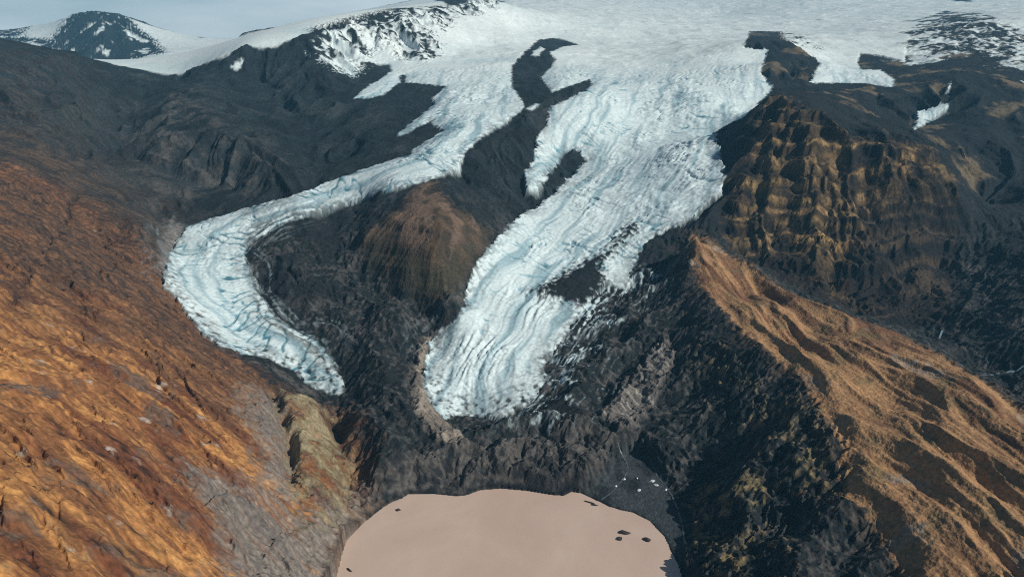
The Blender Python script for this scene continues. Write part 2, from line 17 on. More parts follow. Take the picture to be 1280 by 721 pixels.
'slab':[(350.5,1283.7),(361.9,1270.4),(373.1,1257.3),(379.1,1232),(387.1,1214.7),(388,1177),(394.5,1158.4),(402.8,1146.2),(411.3,1134.9),(419.6,1123.6),(427.3,1111.4),(434.7,1098.9),(442.5,1087.5),(450.2,1076.5),(458.1,1066.2),(466.2,1057),(474.4,1048.4),(482.6,1040.1),(489.9,1030.1),(498.8,1020.2),(505.7,1006.9),(512.9,994.6),(519.7,982.1),(526.6,970.4),(534.9,962),(543.2,953.9),(551.4,945.7),(559.6,938),(568.7,932.2),(570,916.8),(572.3,903.3),(574.5,890.4),(576.6,877.6),(578.5,864.9),(580.2,852.3),(582.2,840.5),(585,830.1),(584.6,814.5),(584.8,800.2),(585.3,786.7),(584.5,772),(585,759.3),(581.5,743.9),(579.8,731.2),(578.3,719),(576.7,706.9),(575,695.1),(573.4,683.5),(571.9,672.5),(570.9,662.2),(570,652.2),(569,642.4),(568.1,632.8),(567.1,623.4),(566.1,614.2),(565,605.1),(563.8,596.1),(562.6,587.3),(553.3,575.2),(544.4,563.6),(535.8,552.5),(527.4,541.6),(519.3,531),(511.2,520.5),(503.2,510.3),(495.4,500.2),(487.7,490.4),(480.2,480.8),(472.8,471.5),(465.7,462.3),(458.7,453.5),(452,444.9),(445.6,436.7),(439.7,429),(434.1,421.8),(429.1,415),(424.4,408.7),(420,402.7),(415.8,396.9),(411.9,391.4),(408.1,386.1),(404.5,380.9),(400.9,375.9),(397.5,371),(394.2,366.2),(391,361.5),(387.8,357),(384.7,352.5),(381.7,348.1),(378.2,349.5),(374.7,350.9),(371.3,352.4),(367.8,353.9),(364.3,355.5),(360.8,357),(357.3,358.6),(353.7,360.2),(350.1,361.8),(346.4,363.3),(342.6,364.9),(338.8,366.4),(334.9,367.9),(330.9,369.3),(326.9,370.8),(322.9,372.2),(318.7,373.7),(314.6,375.1),(310.4,376.5),(311.9,382.2),(313.5,388),(315.1,393.9),(316.7,399.9),(318.4,406.1),(320.1,412.4),(321.9,418.9),(323.7,425.5),(325.6,432.4),(327.6,439.4),(329.8,446.8),(332.2,454.7),(335.2,463.5),(338.7,473.1),(340.8,482.4),(341.8,490.3),(342.3,497.8),(342.8,505.2),(343.2,512.9),(343.7,520.6),(344.1,528.5),(344.6,536.6),(345,544.8),(345.4,553.1),(341.8,558.5),(338.1,563.9),(334.4,569.5),(330.8,575.4),(335,585.4),(339.4,595.8),(344,606.6),(348.6,617.5),(353.3,628.7),(358.2,640.3),(359,651.7),(359.9,663.5),(360.8,675.6),(361.5,687.9),(362.3,700.4),(363,713.1),(363.6,726.1),(364.2,739.3),(364.8,752.7),(365.3,766.5),(366,780.9),(363.8,794.3),(361.6,808.3),(359.3,822.5),(356.9,837),(354.3,851.7),(351.5,866.6),(348.5,881.8),(345.4,897.2),(342.1,913),(338.7,929.2),(334.9,944.9),(331.9,962.2),(328.5,979.3),(325,996.8),(321.4,1014.6),(317.5,1032.7),(313.3,1050.6),(313.5,1070.1),(313.5,1089.5),(313.5,1109.3),(313.4,1129.8),(313.9,1152.7),(322.1,1181.1)],
'yellow':[(273.4,918.9),(281.6,910.6),(289.6,902.4),(291.9,879.2),(294,856.2),(299.6,843),(305.2,830.5),(310.9,819.1),(316.8,808.7),(319.6,796.6),(322.4,785),(324.9,773),(326.5,759.2),(334.1,750.7),(341.8,742.8),(350.1,736.6),(353.2,720.7),(356.6,706.2),(355.1,691),(353.6,676.2),(352.1,661.9),(350.6,648),(346.8,635.9),(343.2,624.3),(339.6,613),(336,601.7),(332.4,590.6),(328.9,579.8),(321,578),(313.2,576.5),(305.5,575),(297.7,573.4),(295.6,584.3),(293.2,595.1),(290.2,605.1),(286.5,594.6),(282.5,583.6),(278.3,572.2),(273.9,560.5),(269.4,548.6),(263.5,537.3),(257.6,525.9),(251.8,514.5),(246.2,503.7),(241.3,494.1),(236.1,497.6),(231.2,501.6),(226.3,506),(221.3,510.3),(216,514.4),(210.6,518.4),(205,522.1),(199.2,525.6),(195.3,533.1),(191.3,540.7),(187.4,548.7),(183.6,557.8),(186.2,570.8),(189,585),(192.1,600.1),(195.5,616.1),(198.8,632.3),(201.5,647),(209.4,657.6),(217.7,669.3),(226.6,682.2),(233.5,675.5),(239.1,665.7),(244.4,655.9),(250.5,648.8),(257.8,645.2),(265.6,656.7),(274.3,669.9),(283.2,683.3),(285,701.6),(286.2,719.1),(286.3,734.4),(285.3,747.2),(283.4,758.3),(281,768.1),(278.6,778.2),(276.5,789.6),(274.9,802.7),(273.6,817.2),(272.3,832.4),(271,847.9),(269.3,863.1),(270.6,881.2),(272,899.7)],
'greystrip':[(120.6,808.5),(126.9,824.8),(133.4,841),(144.4,853.7),(155.4,865.5),(166.6,876.8),(176.5,891.6),(186.7,906.5),(197,921.3),(206.1,939.9),(214.9,956.8),(225.9,961.1),(236.5,963.9),(238.6,943.7),(240.1,922.3),(232.6,907.4),(225,891.9),(217.5,876.6),(209.2,862.3),(201,847.6),(192.6,831.8),(183.4,821.3),(174.3,810.3),(165.3,799),(156.7,778.4),(146.9,782.5),(136.9,786.1),(128.9,797.3)],
'greyridge':[(-126.5,994.9),(-128.3,975.1),(-129.4,950.9),(-129.2,930.6),(-128.9,910.8),(-128.6,890.8),(-123.6,870.3),(-118.7,849.9),(-113.9,829.9),(-105.7,819.3),(-97.5,808.2),(-89.2,795.8),(-81.4,783.5),(-73.8,771.2),(-66.4,759.5),(-59.2,748.6),(-52.2,738.7),(-61,735.6),(-69.8,733.4),(-78.5,737.9),(-87.1,742),(-95.8,745.6),(-101.7,754.5),(-107.7,763.8),(-113.9,773.4),(-120.1,783.2),(-126.5,793),(-129.3,809.1),(-132.4,826.8),(-135.8,845.7),(-139.2,865.1),(-142.5,884.1),(-142.5,904.1),(-142.3,923.7),(-142,943.5),(-141.7,964.3),(-134.6,982.1)],
'mounds':[(-159,672.6),(-157.2,681.4),(-155.1,689.2),(-152.9,697),(-144.1,701.7),(-135.6,708.7),(-127,715.8),(-118.1,722.8),(-108.7,725.6),(-99.1,727.8),(-89.4,729.4),(-79.5,730.1),(-69.8,733.7),(-60.1,737.7),(-50.4,743.2),(-40.5,746.7),(-30.5,750.5),(-20.4,753.9),(-10.2,756.8),(0,759),(8.8,763.4),(17.7,767.2),(26.7,770.7),(35.7,773.9),(44.8,777),(53.9,780.1),(63,783.1),(73.3,781.6),(83.7,780.6),(94.2,780.6),(104.7,781.2),(113.5,777.7),(122.2,774.1),(130.8,770.2),(139.3,766),(134.6,750.7),(130.1,736.5),(125.9,723.2),(121.8,710.6),(112.5,705.6),(103.2,700.7),(94.1,695.8),(85,691),(76,686.3),(66.6,686.9),(57.1,687.6),(47.7,688.1),(38.2,688.6),(28.6,689),(19.1,689.3),(9.5,689.4),(0,689.9),(-9.6,690.2),(-19.1,690.5),(-28.7,690.9),(-38.3,691.4),(-47.8,689.6),(-57.2,688.1),(-66.7,686.6),(-76.1,684.8),(-85.6,684.9),(-95,684.5),(-104.4,683.8),(-113.8,683),(-123.1,682),(-132.1,680.2),(-140.9,676.5),(-149.8,673.8)],
'outwash':[(75.8,682.7),(84.7,689.7),(93.7,696.7),(102.8,703.8),(112.1,711.1),(117.9,723.6),(123.8,736.8),(130,750.9),(141.9,758),(153.9,765.3),(166,772.4),(170.5,758.5),(175.1,746.1),(179.8,735.1),(181.4,723.3),(183,712),(184.6,700.6),(185.9,688.8),(186.9,676.3),(187.7,663.5),(188.4,651.1),(188.9,638.2),(186.7,623.1),(184,606.5),(181.4,590.7),(179.1,576.1),(177,562.6),(175,547.7),(173.4,534.7),(167.5,538.1),(166.9,548.4),(166.4,559.6),(166.1,571.6),(165.9,584.3),(165.6,597.4),(165.2,610.4),(160.1,619.4),(154.6,627.5),(148.9,635.2),(143,642.6),(136.9,650),(128.3,653.8),(119.7,657.7),(111,661.6),(102.2,665.7),(93.3,669.8),(84.6,676.2)],
'fan':[(-661.2,1292.8),(-637.8,1272.2),(-611.9,1245.7),(-605,1215),(-599.6,1188),(-574.9,1119.2),(-564.4,1079.9),(-548.7,1031.7),(-557.7,1031.7),(-573.4,1071.5),(-586.7,1107.5),(-625.2,1192.2),(-633.8,1218.6),(-643.7,1248)],
'mottle1':[(-691.8,2630.8),(-671.6,2668.1),(-651.1,2707.6),(-631.9,2756),(-610.8,2799.9),(-589.3,2845.8),(-567.2,2893.4),(-544.1,2941.3),(-520.2,2990.1),(-497.8,3055),(-483.7,3182.8),(-456.3,3234.2),(-428.1,3287.2),(-398.8,3341.3),(-368.4,3395.5),(-336.6,3447.9),(-303.5,3498.1),(-276,3579.2),(-247.1,3661.7),(-216.9,3749.4),(-185,3837),(-151.7,3928.2),(-199,6856.8),(-138.5,7123.1),(-122.2,3891),(-160.8,3705.1),(-193.2,3556.6),(-223.1,3416.4),(-251.1,3291.9),(-277.9,3183.1),(-295.2,3067.5),(-311.2,2957.8),(-327.6,2867.1),(-283.9,2797),(-292,2690.1),(-298.3,2579.6),(-327.8,2578.9),(-357.3,2578.7),(-386.9,2579.3),(-408,2644.5),(-427.5,2696.4),(-446.7,2744.7),(-472.3,2702.2),(-497.5,2662.5),(-520.6,2616.4),(-528.2,2542),(-531.8,2454.4),(-536.3,2377.4),(-541.2,2307.6),(-564.9,2329.6),(-589.1,2352.9),(-614,2377.5),(-639.3,2402.8),(-655.6,2473.5),(-672.7,2548)],
'mottle2':[(1612.6,2966.8),(1817.9,3315.8),(2136.7,3869.1),(2497.4,4490.3),(2649.1,4677.6),(2810.3,4875.1),(2989.4,5096.4),(2966.8,4964.4),(2937.5,4826.2),(2900.1,4679.8),(2853.6,4524.2),(2796.4,4357),(2607,3999.7),(2427.8,3668.4),(2331.6,3470.4),(2303.2,3377.6),(2298.7,3321.9),(2298.6,3273.9),(2292.1,3218.2),(2284,3160.2),(2267.6,3092.4),(2253.5,3029.5),(2244,2974.5),(2238.4,2926.1),(2235.9,2882.9),(2235.8,2843.8),(2236.8,2807.1),(2237.5,2771),(2233.2,2729.7),(2204.9,2660.4),(2131.8,2539.4),(1984.7,2355.6),(1895,2240.8),(1831.6,2157.8),(1783.1,2092.8),(1743.3,2038.6),(1708.9,1990.9),(1708.1,2015.5),(1703.5,2036.4),(1696.5,2054.7),(1687.3,2070.9),(1676.7,2085.7),(1664.8,2099.2),(1651.9,2111.7),(1638.1,2123.5),(1623.9,2135),(1609.2,2146.2),(1594.2,2157.2),(1579.1,2168.5),(1563.7,2179.5),(1555.5,2205),(1548.3,2232.6),(1543.7,2265),(1544.1,2306),(1551.3,2358.6),(1566.6,2425.9),(1582,2495.7),(1594.8,2564),(1543.5,2523.6),(1492.8,2482.9),(1443,2442.3),(1443.7,2492.1),(1443.7,2542.3),(1442.7,2593.1),(1529.7,2781.5)],
'mottle3':[(1624.6,4319.5),(1509,3906.7),(1334.9,3367.1),(1262.4,3104.3),(1239.7,2973.8),(1238.8,2900.1),(1173.4,2793.6),(1137.1,2779.5),(1097.3,2755.7),(1054.1,2721.9),(1243.9,3259.1)],
'peak':[(-3244.1,5058.8),(-3335.2,5248.4),(-3431,5448.6),(-3534.8,5665),(-3548.7,5757.3),(-3551.1,5832.6),(-3579.8,5953.1),(-3537.1,5985.8),(-3462.3,5963.9),(-3403.6,5963.9),(-3338.8,5952.9),(-3280.1,5952.9),(-3215.6,5942),(-3168.6,5963.9),(-3150.7,5974.8),(-3078.5,5882.3),(-2980.7,5739.5),(-2905.8,5673.2),(-2827.6,5599.1),(-2739.1,5502.3),(-2622.1,5325.2),(-2434.7,5000),(-2407.3,5000),(-2462.7,5000),(-2518.6,5000),(-2574,5000),(-2629.4,5000),(-2684.7,5000),(-2740.1,5000),(-2795.4,5000),(-2850.7,5000),(-2906,5000),(-2956.4,5000),(-3006.6,5000),(-3056.7,5000),(-3106.7,5000),(-3158.5,5003.1)],
'peak2':[(-4873,6394.9),(-4856.6,6465.7),(-4839.2,6537.3),(-4820.9,6609.8),(-4766.4,6634.1),(-4702.8,6646.3),(-4596.6,6597.6),(-4483.4,6537.3),(-4308.2,6383.1),(-4224.8,6324.8),(-4173,6313.2),(-4078.8,6078.5),(-3970.9,5830.2),(-4050.6,5852.9),(-4130.9,5875.6),(-4209.1,5894.8),(-4283.4,5907.9),(-4353,5914.2),(-4419,5915.7),(-4484.2,5916),(-4551.3,5918.7),(-4895.1,6394.9)],
'peak3':[(-4421.5,5743.6),(-4364.6,5747.2),(-4308.1,5751.5),(-4251.2,5755.3),(-4192.7,5757),(-4132.2,5756.2),(-4069.5,5752),(-4005.1,5745.4),(-3939.7,5737),(-3873.5,5727.2),(-3768.3,5676.7),(-3663.8,5625.2),(-3546,5551.3),(-3390.6,5299.5),(-3269.3,5101.9),(-3344.4,5130.6),(-3421.8,5161.9),(-3501.1,5195.1),(-3582.1,5229.8),(-3664.9,5266.1),(-3749.5,5304),(-3791.7,5281.2),(-3830.8,5254.8),(-3866.6,5224.7),(-3899.3,5191.3),(-3928.3,5154.2),(-3953.9,5113.7)],
'beyond':[(-1945.6,2450),(-1918.7,2450),(-1891.7,2450),(-1864.8,2450),(-1837.9,2450),(-1810.9,2450),(-1784,2450),(-1757,2450),(-1730.1,2450),(-1705.1,2450),(-1680.1,2450),(-1655,2450),(-1630,2450),(-1604.9,2450),(-1579.8,2450),(-3277.4,5164.9),(-3199.3,5127.9),(-3124.1,5094.5),(-3050.7,5063.1),(-1602.8,2708.1),(-1509.2,2597.1),(-1464.7,2567.8),(-1424.1,2544.3),(-1388.6,2529.3),(-1355,2517.5),(-1322.4,2507),(-1290.2,2496.9),(-1257.7,2485.9),(-1224,2476.4),(-1188.4,2462.8),(-1153.6,2450),(-1124.8,2450),(-1099.6,2450),(-1074.3,2450),(-1049.2,2450),(-1024.1,2450),(-999,2450),(-974,2450),(-939.2,2450),(-904.5,2450),(-880.3,2450),(-856.1,2450),(-832,2450),(-810.5,2457.6),(-790.6,2470.9),(-770.9,2485.2),(-752.1,2503.4),(-731.8,2530.9),(-712.6,2564.7),(-692.8,2598.6),(-672.2,2632.4),(-651.1,2666.6),(-629.9,2703.9),(-610,2737.7),(-590,2773.8),(-569.4,2810.2),(-548.1,2847.2),(-526.3,2884.6),(-503.7,2922.3),(-480.6,2960.5),(-458,3007.1),(-435.9,3084.1),(-414.2,3176.8),(-390.9,3272.5),(-366,3373),(-338.5,3468.3),(-308.1,3553.3),(-365.5,3814.6),(-835.4,7964.9),(-910.3,7991),(-979,7964.9),(-1033.4,7835.9),(-1081.9,7683.9),(-1135.3,7584.1),(-1193.2,7485.7),(-1257.6,7437),(-1325.4,7412.7),(-1392.7,7388.6),(-1464.4,7388.6),(-1536.1,7388.6),(-1613.1,7412.7),(-1685.1,7412.7),(-722.8,3049.3),(-745,3019.5),(-766.8,2990.1),(-788.1,2960.9),(-814.2,2951.3),(-837.3,2932.1),(-860.2,2913),(-879.8,2884.6),(-904.9,2875.2),(-926.8,2856.5),(-951.4,2847.1),(-975.9,2837.9),(-996.9,2819.4),(-1024.4,2819.4),(-1055.2,2828.6),(-2355.5,6153.7),(-2415.3,6153.7),(-2467.1,6133.6),(-2535,6153.7),(-2594.9,6153.7),(-2654.7,6153.7),(-2714.6,6153.7),(-2774.5,6153.7),(-2834.4,6153.7),(-2884.9,6133.6),(-2935,6113.6),(-2984.7,6093.7),(-3034.1,6073.8),(-3073.1,6034.3),(-3111.5,5995),(-3159.6,5975.4),(-3207.3,5955.9),(-3265.3,5955.9),(-3323.3,5955.9),(-3381.4,5955.9),(-3439.4,5955.9),(-3508.9,5975.4),(-3590.5,6014.6),(-3685.1,6073.8),(-3793.5,6153.7),(-3891.5,6214.2),(-3978,6255),(-4052.2,6275.4),(-4126.9,6296),(-4202,6316.6),(-4291.6,6357.9),(-4468.8,6526.2),(-4577.2,6590.5),(-4671.9,6633.7),(-4752.1,6655.4),(-4801.4,6633.7),(-4818.7,6569),(-4851.1,6526.2),(-4866.9,6462.6),(-4881.9,6399.6),(-4944.4,6399.6),(-4961.2,6399.6),(-4978.2,6399.6),(-4995.2,6399.6),(-5012.3,6399.6),(-5046,6420.5),(-5063.5,6420.5),(-1938.9,2450)],
'midlit':[(-956.1,1979.5),(-949,2011.2),(-947.8,2056.8),(-950.1,2112.6),(-877.4,1982.2),(-828.4,1902.1),(-789.3,1843),(-750.8,1783.2),(-714.7,1734),(-681.4,1689.6),(-650.3,1649.1),(-618.2,1604.5),(-589.4,1561.1),(-565.9,1530.2),(-545.7,1507.6),(-527.2,1488.8),(-509.7,1472),(-492.8,1456.5),(-497.5,1429.1),(-505,1411),(-513.9,1397.2),(-523,1384.6),(-538,1384.6),(-552.9,1384.1),(-566.6,1380.9),(-578.8,1374),(-589.7,1364.4),(-600,1353.7),(-609.8,1342.6),(-619.5,1331.4),(-635,1330.7),(-650,1328.8),(-664,1325.2),(-676.3,1318.5),(-685.9,1306.7),(-691.1,1287.2),(-704,1293.8),(-717.7,1301.6),(-732.7,1311.6),(-749.3,1324.2),(-767.6,1339.6),(-787.5,1357.5),(-809.1,1377.9),(-835.5,1442.5),(-862.1,1509.1),(-883.4,1568),(-897.3,1615.2),(-908.6,1658.7),(-909.8,1690),(-910.9,1721.9),(-912,1754.8),(-914.4,1791.3),(-925.7,1846.7),(-943.7,1917.7)],
'sn1':[(978.7,1705.1),(1120.2,1938),(1156.7,2014.3),(1196.3,2032.5),(1219.6,2038.3),(1240.3,2039.5),(1259.4,2038.3),(1256.6,2024.1),(1223.9,2006.2),(1187.4,1981.5),(1147.3,1938.7),(1064.7,1822.1)],
'sn2':[(35.7,1845.4),(68.6,1891.8),(74.3,1871.2),(50.2,1838)],
'sn3':[(-918.6,2348.4),(-889.9,2383.7),(-884.7,2374.2),(-899.6,2337.4)],
'sn4':[(71.2,2674.8),(124.1,3121.4),(137,3023.7),(100.9,2676.8)],
'sn5':[(1289.7,2113.2),(1323.6,2152.2),(1313.4,2128.5),(1293.1,2110.9)],
'sn6':[(1170.5,1970.6),(1170.5,1970.6),(1170.5,1970.6)],
'sn7':[(-562,2253),(-561.1,2306.1),(-552,2252.8)],
'rk1':[(-2666.1,6164.3),(-2577.3,6153),(-2565.7,6141.7),(-2546.1,5936.5)],
'rk2':[(-2548.2,7613.6),(-2449.3,7571.8),(-2355.9,7544),(-1765.7,5699.7),(-1820.9,5693.2),(-1871.9,5673.7)],
'rk4':[(4629.8,7794.2),(4695.9,7729.8),(4721.4,7602.8),(3752.4,6042.1),(3725.7,6116.4),(3698,6191.8)],
'ice':[(165,7666),(82.6,7666),(0,7602.8),(-69.4,7142.7),(-77.5,3977),(-121.1,3854.6),(-162.3,3742),(-189.6,3613),(-214.8,3486.2),(-238.4,3369.3),(-265.9,3275.4),(-292.1,3188.9),(-317.6,3024.6),(-345.9,2864.8),(-319.9,2837.1),(-294,2806.7),(-300.3,2698.9),(-305,2588.4),(-330.7,2587.9),(-356.5,2588),(-382.4,2588.7),(-402.4,2646),(-421.1,2693),(-439.6,2736.1),(-464.6,2766.1),(-484.4,2718.3),(-504.1,2674.4),(-522.3,2627.2),(-535,2561.5),(-543.3,2481.5),(-551.7,2408.4),(-528.6,2432.6),(-505.6,2460),(-482.5,2489.9),(-458,2516.4),(-430.8,2530.5),(-404.6,2414.9),(-416.8,2352.3),(-429.7,2300),(-442.3,2250.4),(-447.6,2177.1),(-452.7,2108.2),(-459.4,2051.9),(-439.3,2055.8),(-419.3,2061),(-383.3,2081.9),(-375.6,2145.3),(-366.9,2209.2),(-356.6,2269.8),(-372.7,2362.5),(-352.8,2390.1),(-338.2,2265.9),(-306.4,2246),(-275.3,2228.1),(-250.5,2214.6),(-226.1,2202.7),(-202,2191),(-216.5,2109.8),(-230,2034.3),(-216,1964.3),(-227.3,1910.8),(-238.1,1861.5),(-248.8,1816.3),(-260,1770.5),(-271,1728.7),(-281.5,1688.1),(-258.2,1688.3),(-237.7,1727.5),(-223.5,1750.5),(-209,1775.2),(-188.1,1728.7),(-168.3,1684.7),(-180.2,1654.8),(-191.7,1625.6),(-202.8,1597.1),(-224.6,1550.9),(-223.9,1518.1),(-241.5,1508.1),(-259.2,1499.2),(-276.7,1490.4),(-293.8,1480.7),(-307,1471.2),(-320,1461.4),(-332.9,1452.1),(-346,1444),(-359.4,1437.8),(-375,1430.8),(-390,1422.1),(-403.5,1408.5),(-414.4,1387.1),(-423.8,1362.6),(-435.4,1350.2),(-448.3,1342.3),(-461.9,1337),(-475.9,1333.3),(-490.3,1330.6),(-505.6,1327.5),(-520.6,1324),(-535.3,1319.8),(-549.4,1314.3),(-562.9,1307.5),(-575.6,1299.5),(-587.7,1290.3),(-599,1279.7),(-609,1267),(-617.8,1252.5),(-613.9,1221.3),(-612.6,1196.1),(-581.6,1120.1),(-569.7,1082.4),(-554,1038.4),(-542.9,1003.9),(-527.2,982.7),(-511.6,961.3),(-492.5,952.8),(-482.2,941.9),(-471.9,930.8),(-461.5,919.4),(-450.8,907.2),(-439.2,892.9),(-429,888.6),(-418.1,882.6),(-406.9,876),(-398.1,883.7),(-388,889),(-380.6,895.8),(-372.3,900.9),(-363.6,905.3),(-354.9,909.7),(-344.7,905.9),(-335.2,903.8),(-326.1,902.6),(-317.1,901.8),(-307.9,900.5),(-295.5,891.9),(-282.8,882.1),(-272.2,877.7),(-261.1,871.6),(-251.9,876.7),(-241.8,878.6),(-246.7,893.7),(-251.5,908.1),(-260.3,923.3),(-269,937.9),(-277.7,952),(-289.6,963.4),(-301.3,973.7),(-312.9,983.4),(-326.1,987.7),(-339.2,991.4),(-352.3,994.8),(-365.4,998.3),(-379,1009.7),(-393.6,1023.2),(-403.7,1041),(-414,1059.2),(-424.6,1078),(-438,1099.2),(-452.2,1122.2),(-465.7,1144.3),(-479.8,1167.3),(-475.7,1187.9),(-471.4,1208.7),(-464,1220.5),(-456.4,1232.3),(-446.1,1240.2),(-435.7,1248.2),(-425.4,1256.7),(-415.2,1266.2),(-405.4,1277.1),(-395,1288),(-385,1300.8),(-375.3,1315.3),(-365.3,1330.2),(-354.6,1343),(-342.6,1352.2),(-328.6,1358.2),(-313.5,1360.1),(-297.3,1357.1),(-279.9,1347.8),(-262.2,1335.5),(-244.4,1327.6),(-228.2,1327.6),(-212.7,1331.9),(-197.5,1338.7),(-182.4,1347.2),(-169.5,1360),(-156.6,1375),(-143.7,1392),(-130.6,1410.6),(-117.2,1430.5),(-112,1470.1),(-106.5,1509.7),(-100.6,1550.3),(-87.9,1585.5),(-74.7,1619.6),(-61.4,1643.6),(-47.9,1670.2),(-34.2,1705.1),(-20,1746.3),(-2,1793.6),(16.7,1833.2),(36.1,1869.9),(26.3,1937.1),(16,2023.1),(0,2137.1),(-0.9,2283.3),(-1.8,2404.4),(-2.8,2517.7),(18.9,2617.6),(42.4,2733.1),(82.3,3107),(129.5,3460.7),(179.9,3593.8),(229,3653.1),(260.1,3579.1),(287.6,3479.7),(311.4,3359.4),(268.1,3282.9),(226.6,3207.2),(185.2,3017.9),(143.4,2754.8),(157.8,2630.9),(140.4,2520.3),(118,2427.9),(96.7,2334.5),(104.9,2147.1),(111.7,1982.5),(140.5,2013.9),(174.3,2095.4),(212,2208.7),(249.4,2293.9),(249.9,2181),(207.2,2021.1),(176.5,1954),(152.2,1922.6),(128.6,1891.9),(105.7,1862.4),(97.6,1822.1),(90.2,1792.4),(77,1765.6),(63.9,1734.3),(59.6,1701.9),(55.2,1661.1),(50.8,1616.5),(38.3,1563.7),(26.7,1520.1),(28.1,1492.7),(29.4,1466.6),(59.6,1484),(70.3,1518.4),(81.8,1560.2),(94.6,1616),(112.1,1687.7),(127.9,1722.2),(148.7,1732.3),(169.5,1740.9),(183.3,1710.9),(163,1679.9),(141.7,1631.6),(125.1,1579.4),(109.8,1534.3),(95.7,1498.2),(78.9,1468),(62.8,1441.1),(47.2,1415.6),(33.2,1392.9),(19.6,1368.1),(6.4,1341.3),(-4.4,1309.5),(-14.8,1278),(-24.7,1248.7),(-34.3,1221.7),(-43.6,1196.9),(-49.2,1175.1),(-54.6,1155.7),(-60.1,1138.8),(-65.5,1124.2),(-70.9,1111),(-76.2,1097.6),(-77.8,1075.8),(-78.1,1039.7),(-85.4,1018.9),(-93.2,1007.8),(-101.3,1000.6),(-113.7,994.7),(-125.4,983.6),(-127.6,957.3),(-129.5,930.4),(-128.9,910.8),(-128.2,891),(-127.4,871.3),(-120.4,853.5),(-113.5,836.2),(-106.4,826.1),(-99.3,815.8),(-92.1,804.6),(-82.7,818.6),(-73,833.2),(-61,835.6),(-48.8,834.5),(-36.4,830.2),(-25.4,829.6),(-14.3,828.8),(-5,833.8),(4.4,839),(14,844.9),(23.6,851.3),(31.5,865),(39.5,879.1),(47.8,893.4),(48.2,910.7),(48.5,928.1),(48.8,945.5),(58.3,965.9),(68.2,986.7),(80.8,1007),(93.9,1028.3),(103.5,1050.4),(113.5,1074.3),(124,1099.2),(135,1116.3),(146.2,1133.2),(157.6,1149.9),(169.2,1166.4),(183.6,1166),(197.9,1165.1),(212.1,1163.9),(219.8,1190.7),(227.4,1217),(234.7,1240.5),(241.7,1262.1),(255.8,1278),(270,1293.4),(284.7,1309.9),(298.6,1313.8),(312.6,1317.4),(326.3,1319.8),(339.6,1320.8),(355.4,1332.1),(371.8,1345.3),(389.4,1362.3),(404.7,1375.2),(419.9,1387.2),(434.9,1398),(443.6,1426.3),(452.6,1455.5),(462.4,1487.1),(470,1536.6),(477.1,1585.9),(482.4,1630.8),(530.6,1824.2),(551.4,1836.8),(570.2,1842.3),(586.5,1839.8),(593.3,1808.8),(561.1,1664),(690.7,2003.8),(723,2053.3),(760.3,2115),(797.5,2174),(794.3,2228.2),(789.6,2280.4),(818.1,2343),(891.9,2533.4),(916.2,2581.1),(888.5,2587.4),(861.7,2596.6),(836.8,2612.2),(884.4,2742.7),(1405.7,4330.9),(1450.3,4330.8),(1494.5,4329.6),(1538.6,4328.2),(1582.2,4325.3),(1624.6,4319.5),(1243.9,3259.1),(1054.1,2721.9),(1057.1,2657.5),(1060.8,2598),(1053.7,2515.4),(1053.8,2453.5),(1001.3,2355.2),(963.5,2289.8),(926.8,2226),(955.3,2235.5),(985,2247.1),(1014.8,2258.6),(1043.6,2267.2),(1072.9,2269.6),(1099.3,2266),(1123.5,2258.1),(1137.7,2229.9),(1150.9,2200.9),(1165.5,2176.1),(1231.3,2297.9),(1253.6,2389.7),(1280.2,2493.8),(1247.9,2495.8),(1211.3,2489.4),(1278.7,2668.3),(1357.3,2811.1),(1385.7,2791.5),(1413.5,2771.7),(1429.3,2740.7),(1443.5,2707.9),(1451.3,2664.6),(1527.1,2806.6),(1612.6,2966.8),(1817.9,3315.8),(2136.7,3869.1),(2497.4,4490.3),(2649.1,4677.6),(2810.3,4875.1),(2989.4,5096.4),(2966.8,4964.4),(2937.5,4826.2),(2900.1,4679.8),(2853.6,4524.2),(2796.4,4357),(2589.4,3972.3),(2400.3,3626.1),(2308.6,3435.1),(2285.6,3350.3),(2282.3,3296.4),(2280.6,3246.2),(2266.4,3179.8),(2256,3119.3),(2243.4,3057.5),(2234.5,3002.3),(2229.1,2953.3),(2226.9,2909.8),(2227.2,2870.5),(2229.1,2834.4),(2231.9,2800.3),(2234,2766.2),(2230.7,2726.3),(2202.4,2657.2),(2131.8,2539.4),(9000,13000),(3000,14800),(-500,14800)],
'lake':[(-176.4,549.8),(-178.6,583.1),(-178.4,604),(-167.4,630.2),(-148,661.2),(-140.2,670),(-129.2,677.6),(-123.7,685.2),(-95.1,685.2),(-66.2,680.6),(-55,682.1),(-38.4,693),(-12.5,696.2),(19.2,691.5),(47.5,683.7),(61.6,682.1),(71.7,689.9),(82.9,686.8),(111.2,662.6),(124,655.4),(137,651.1),(154.2,635.7),(165,610.4),(168.2,585.5),(170.9,567.8),(170.8,549.8),(190,430),(185,300),(130,180),(20,150),(-110,190),(-170,330),(-185,450)]},
'flow':{
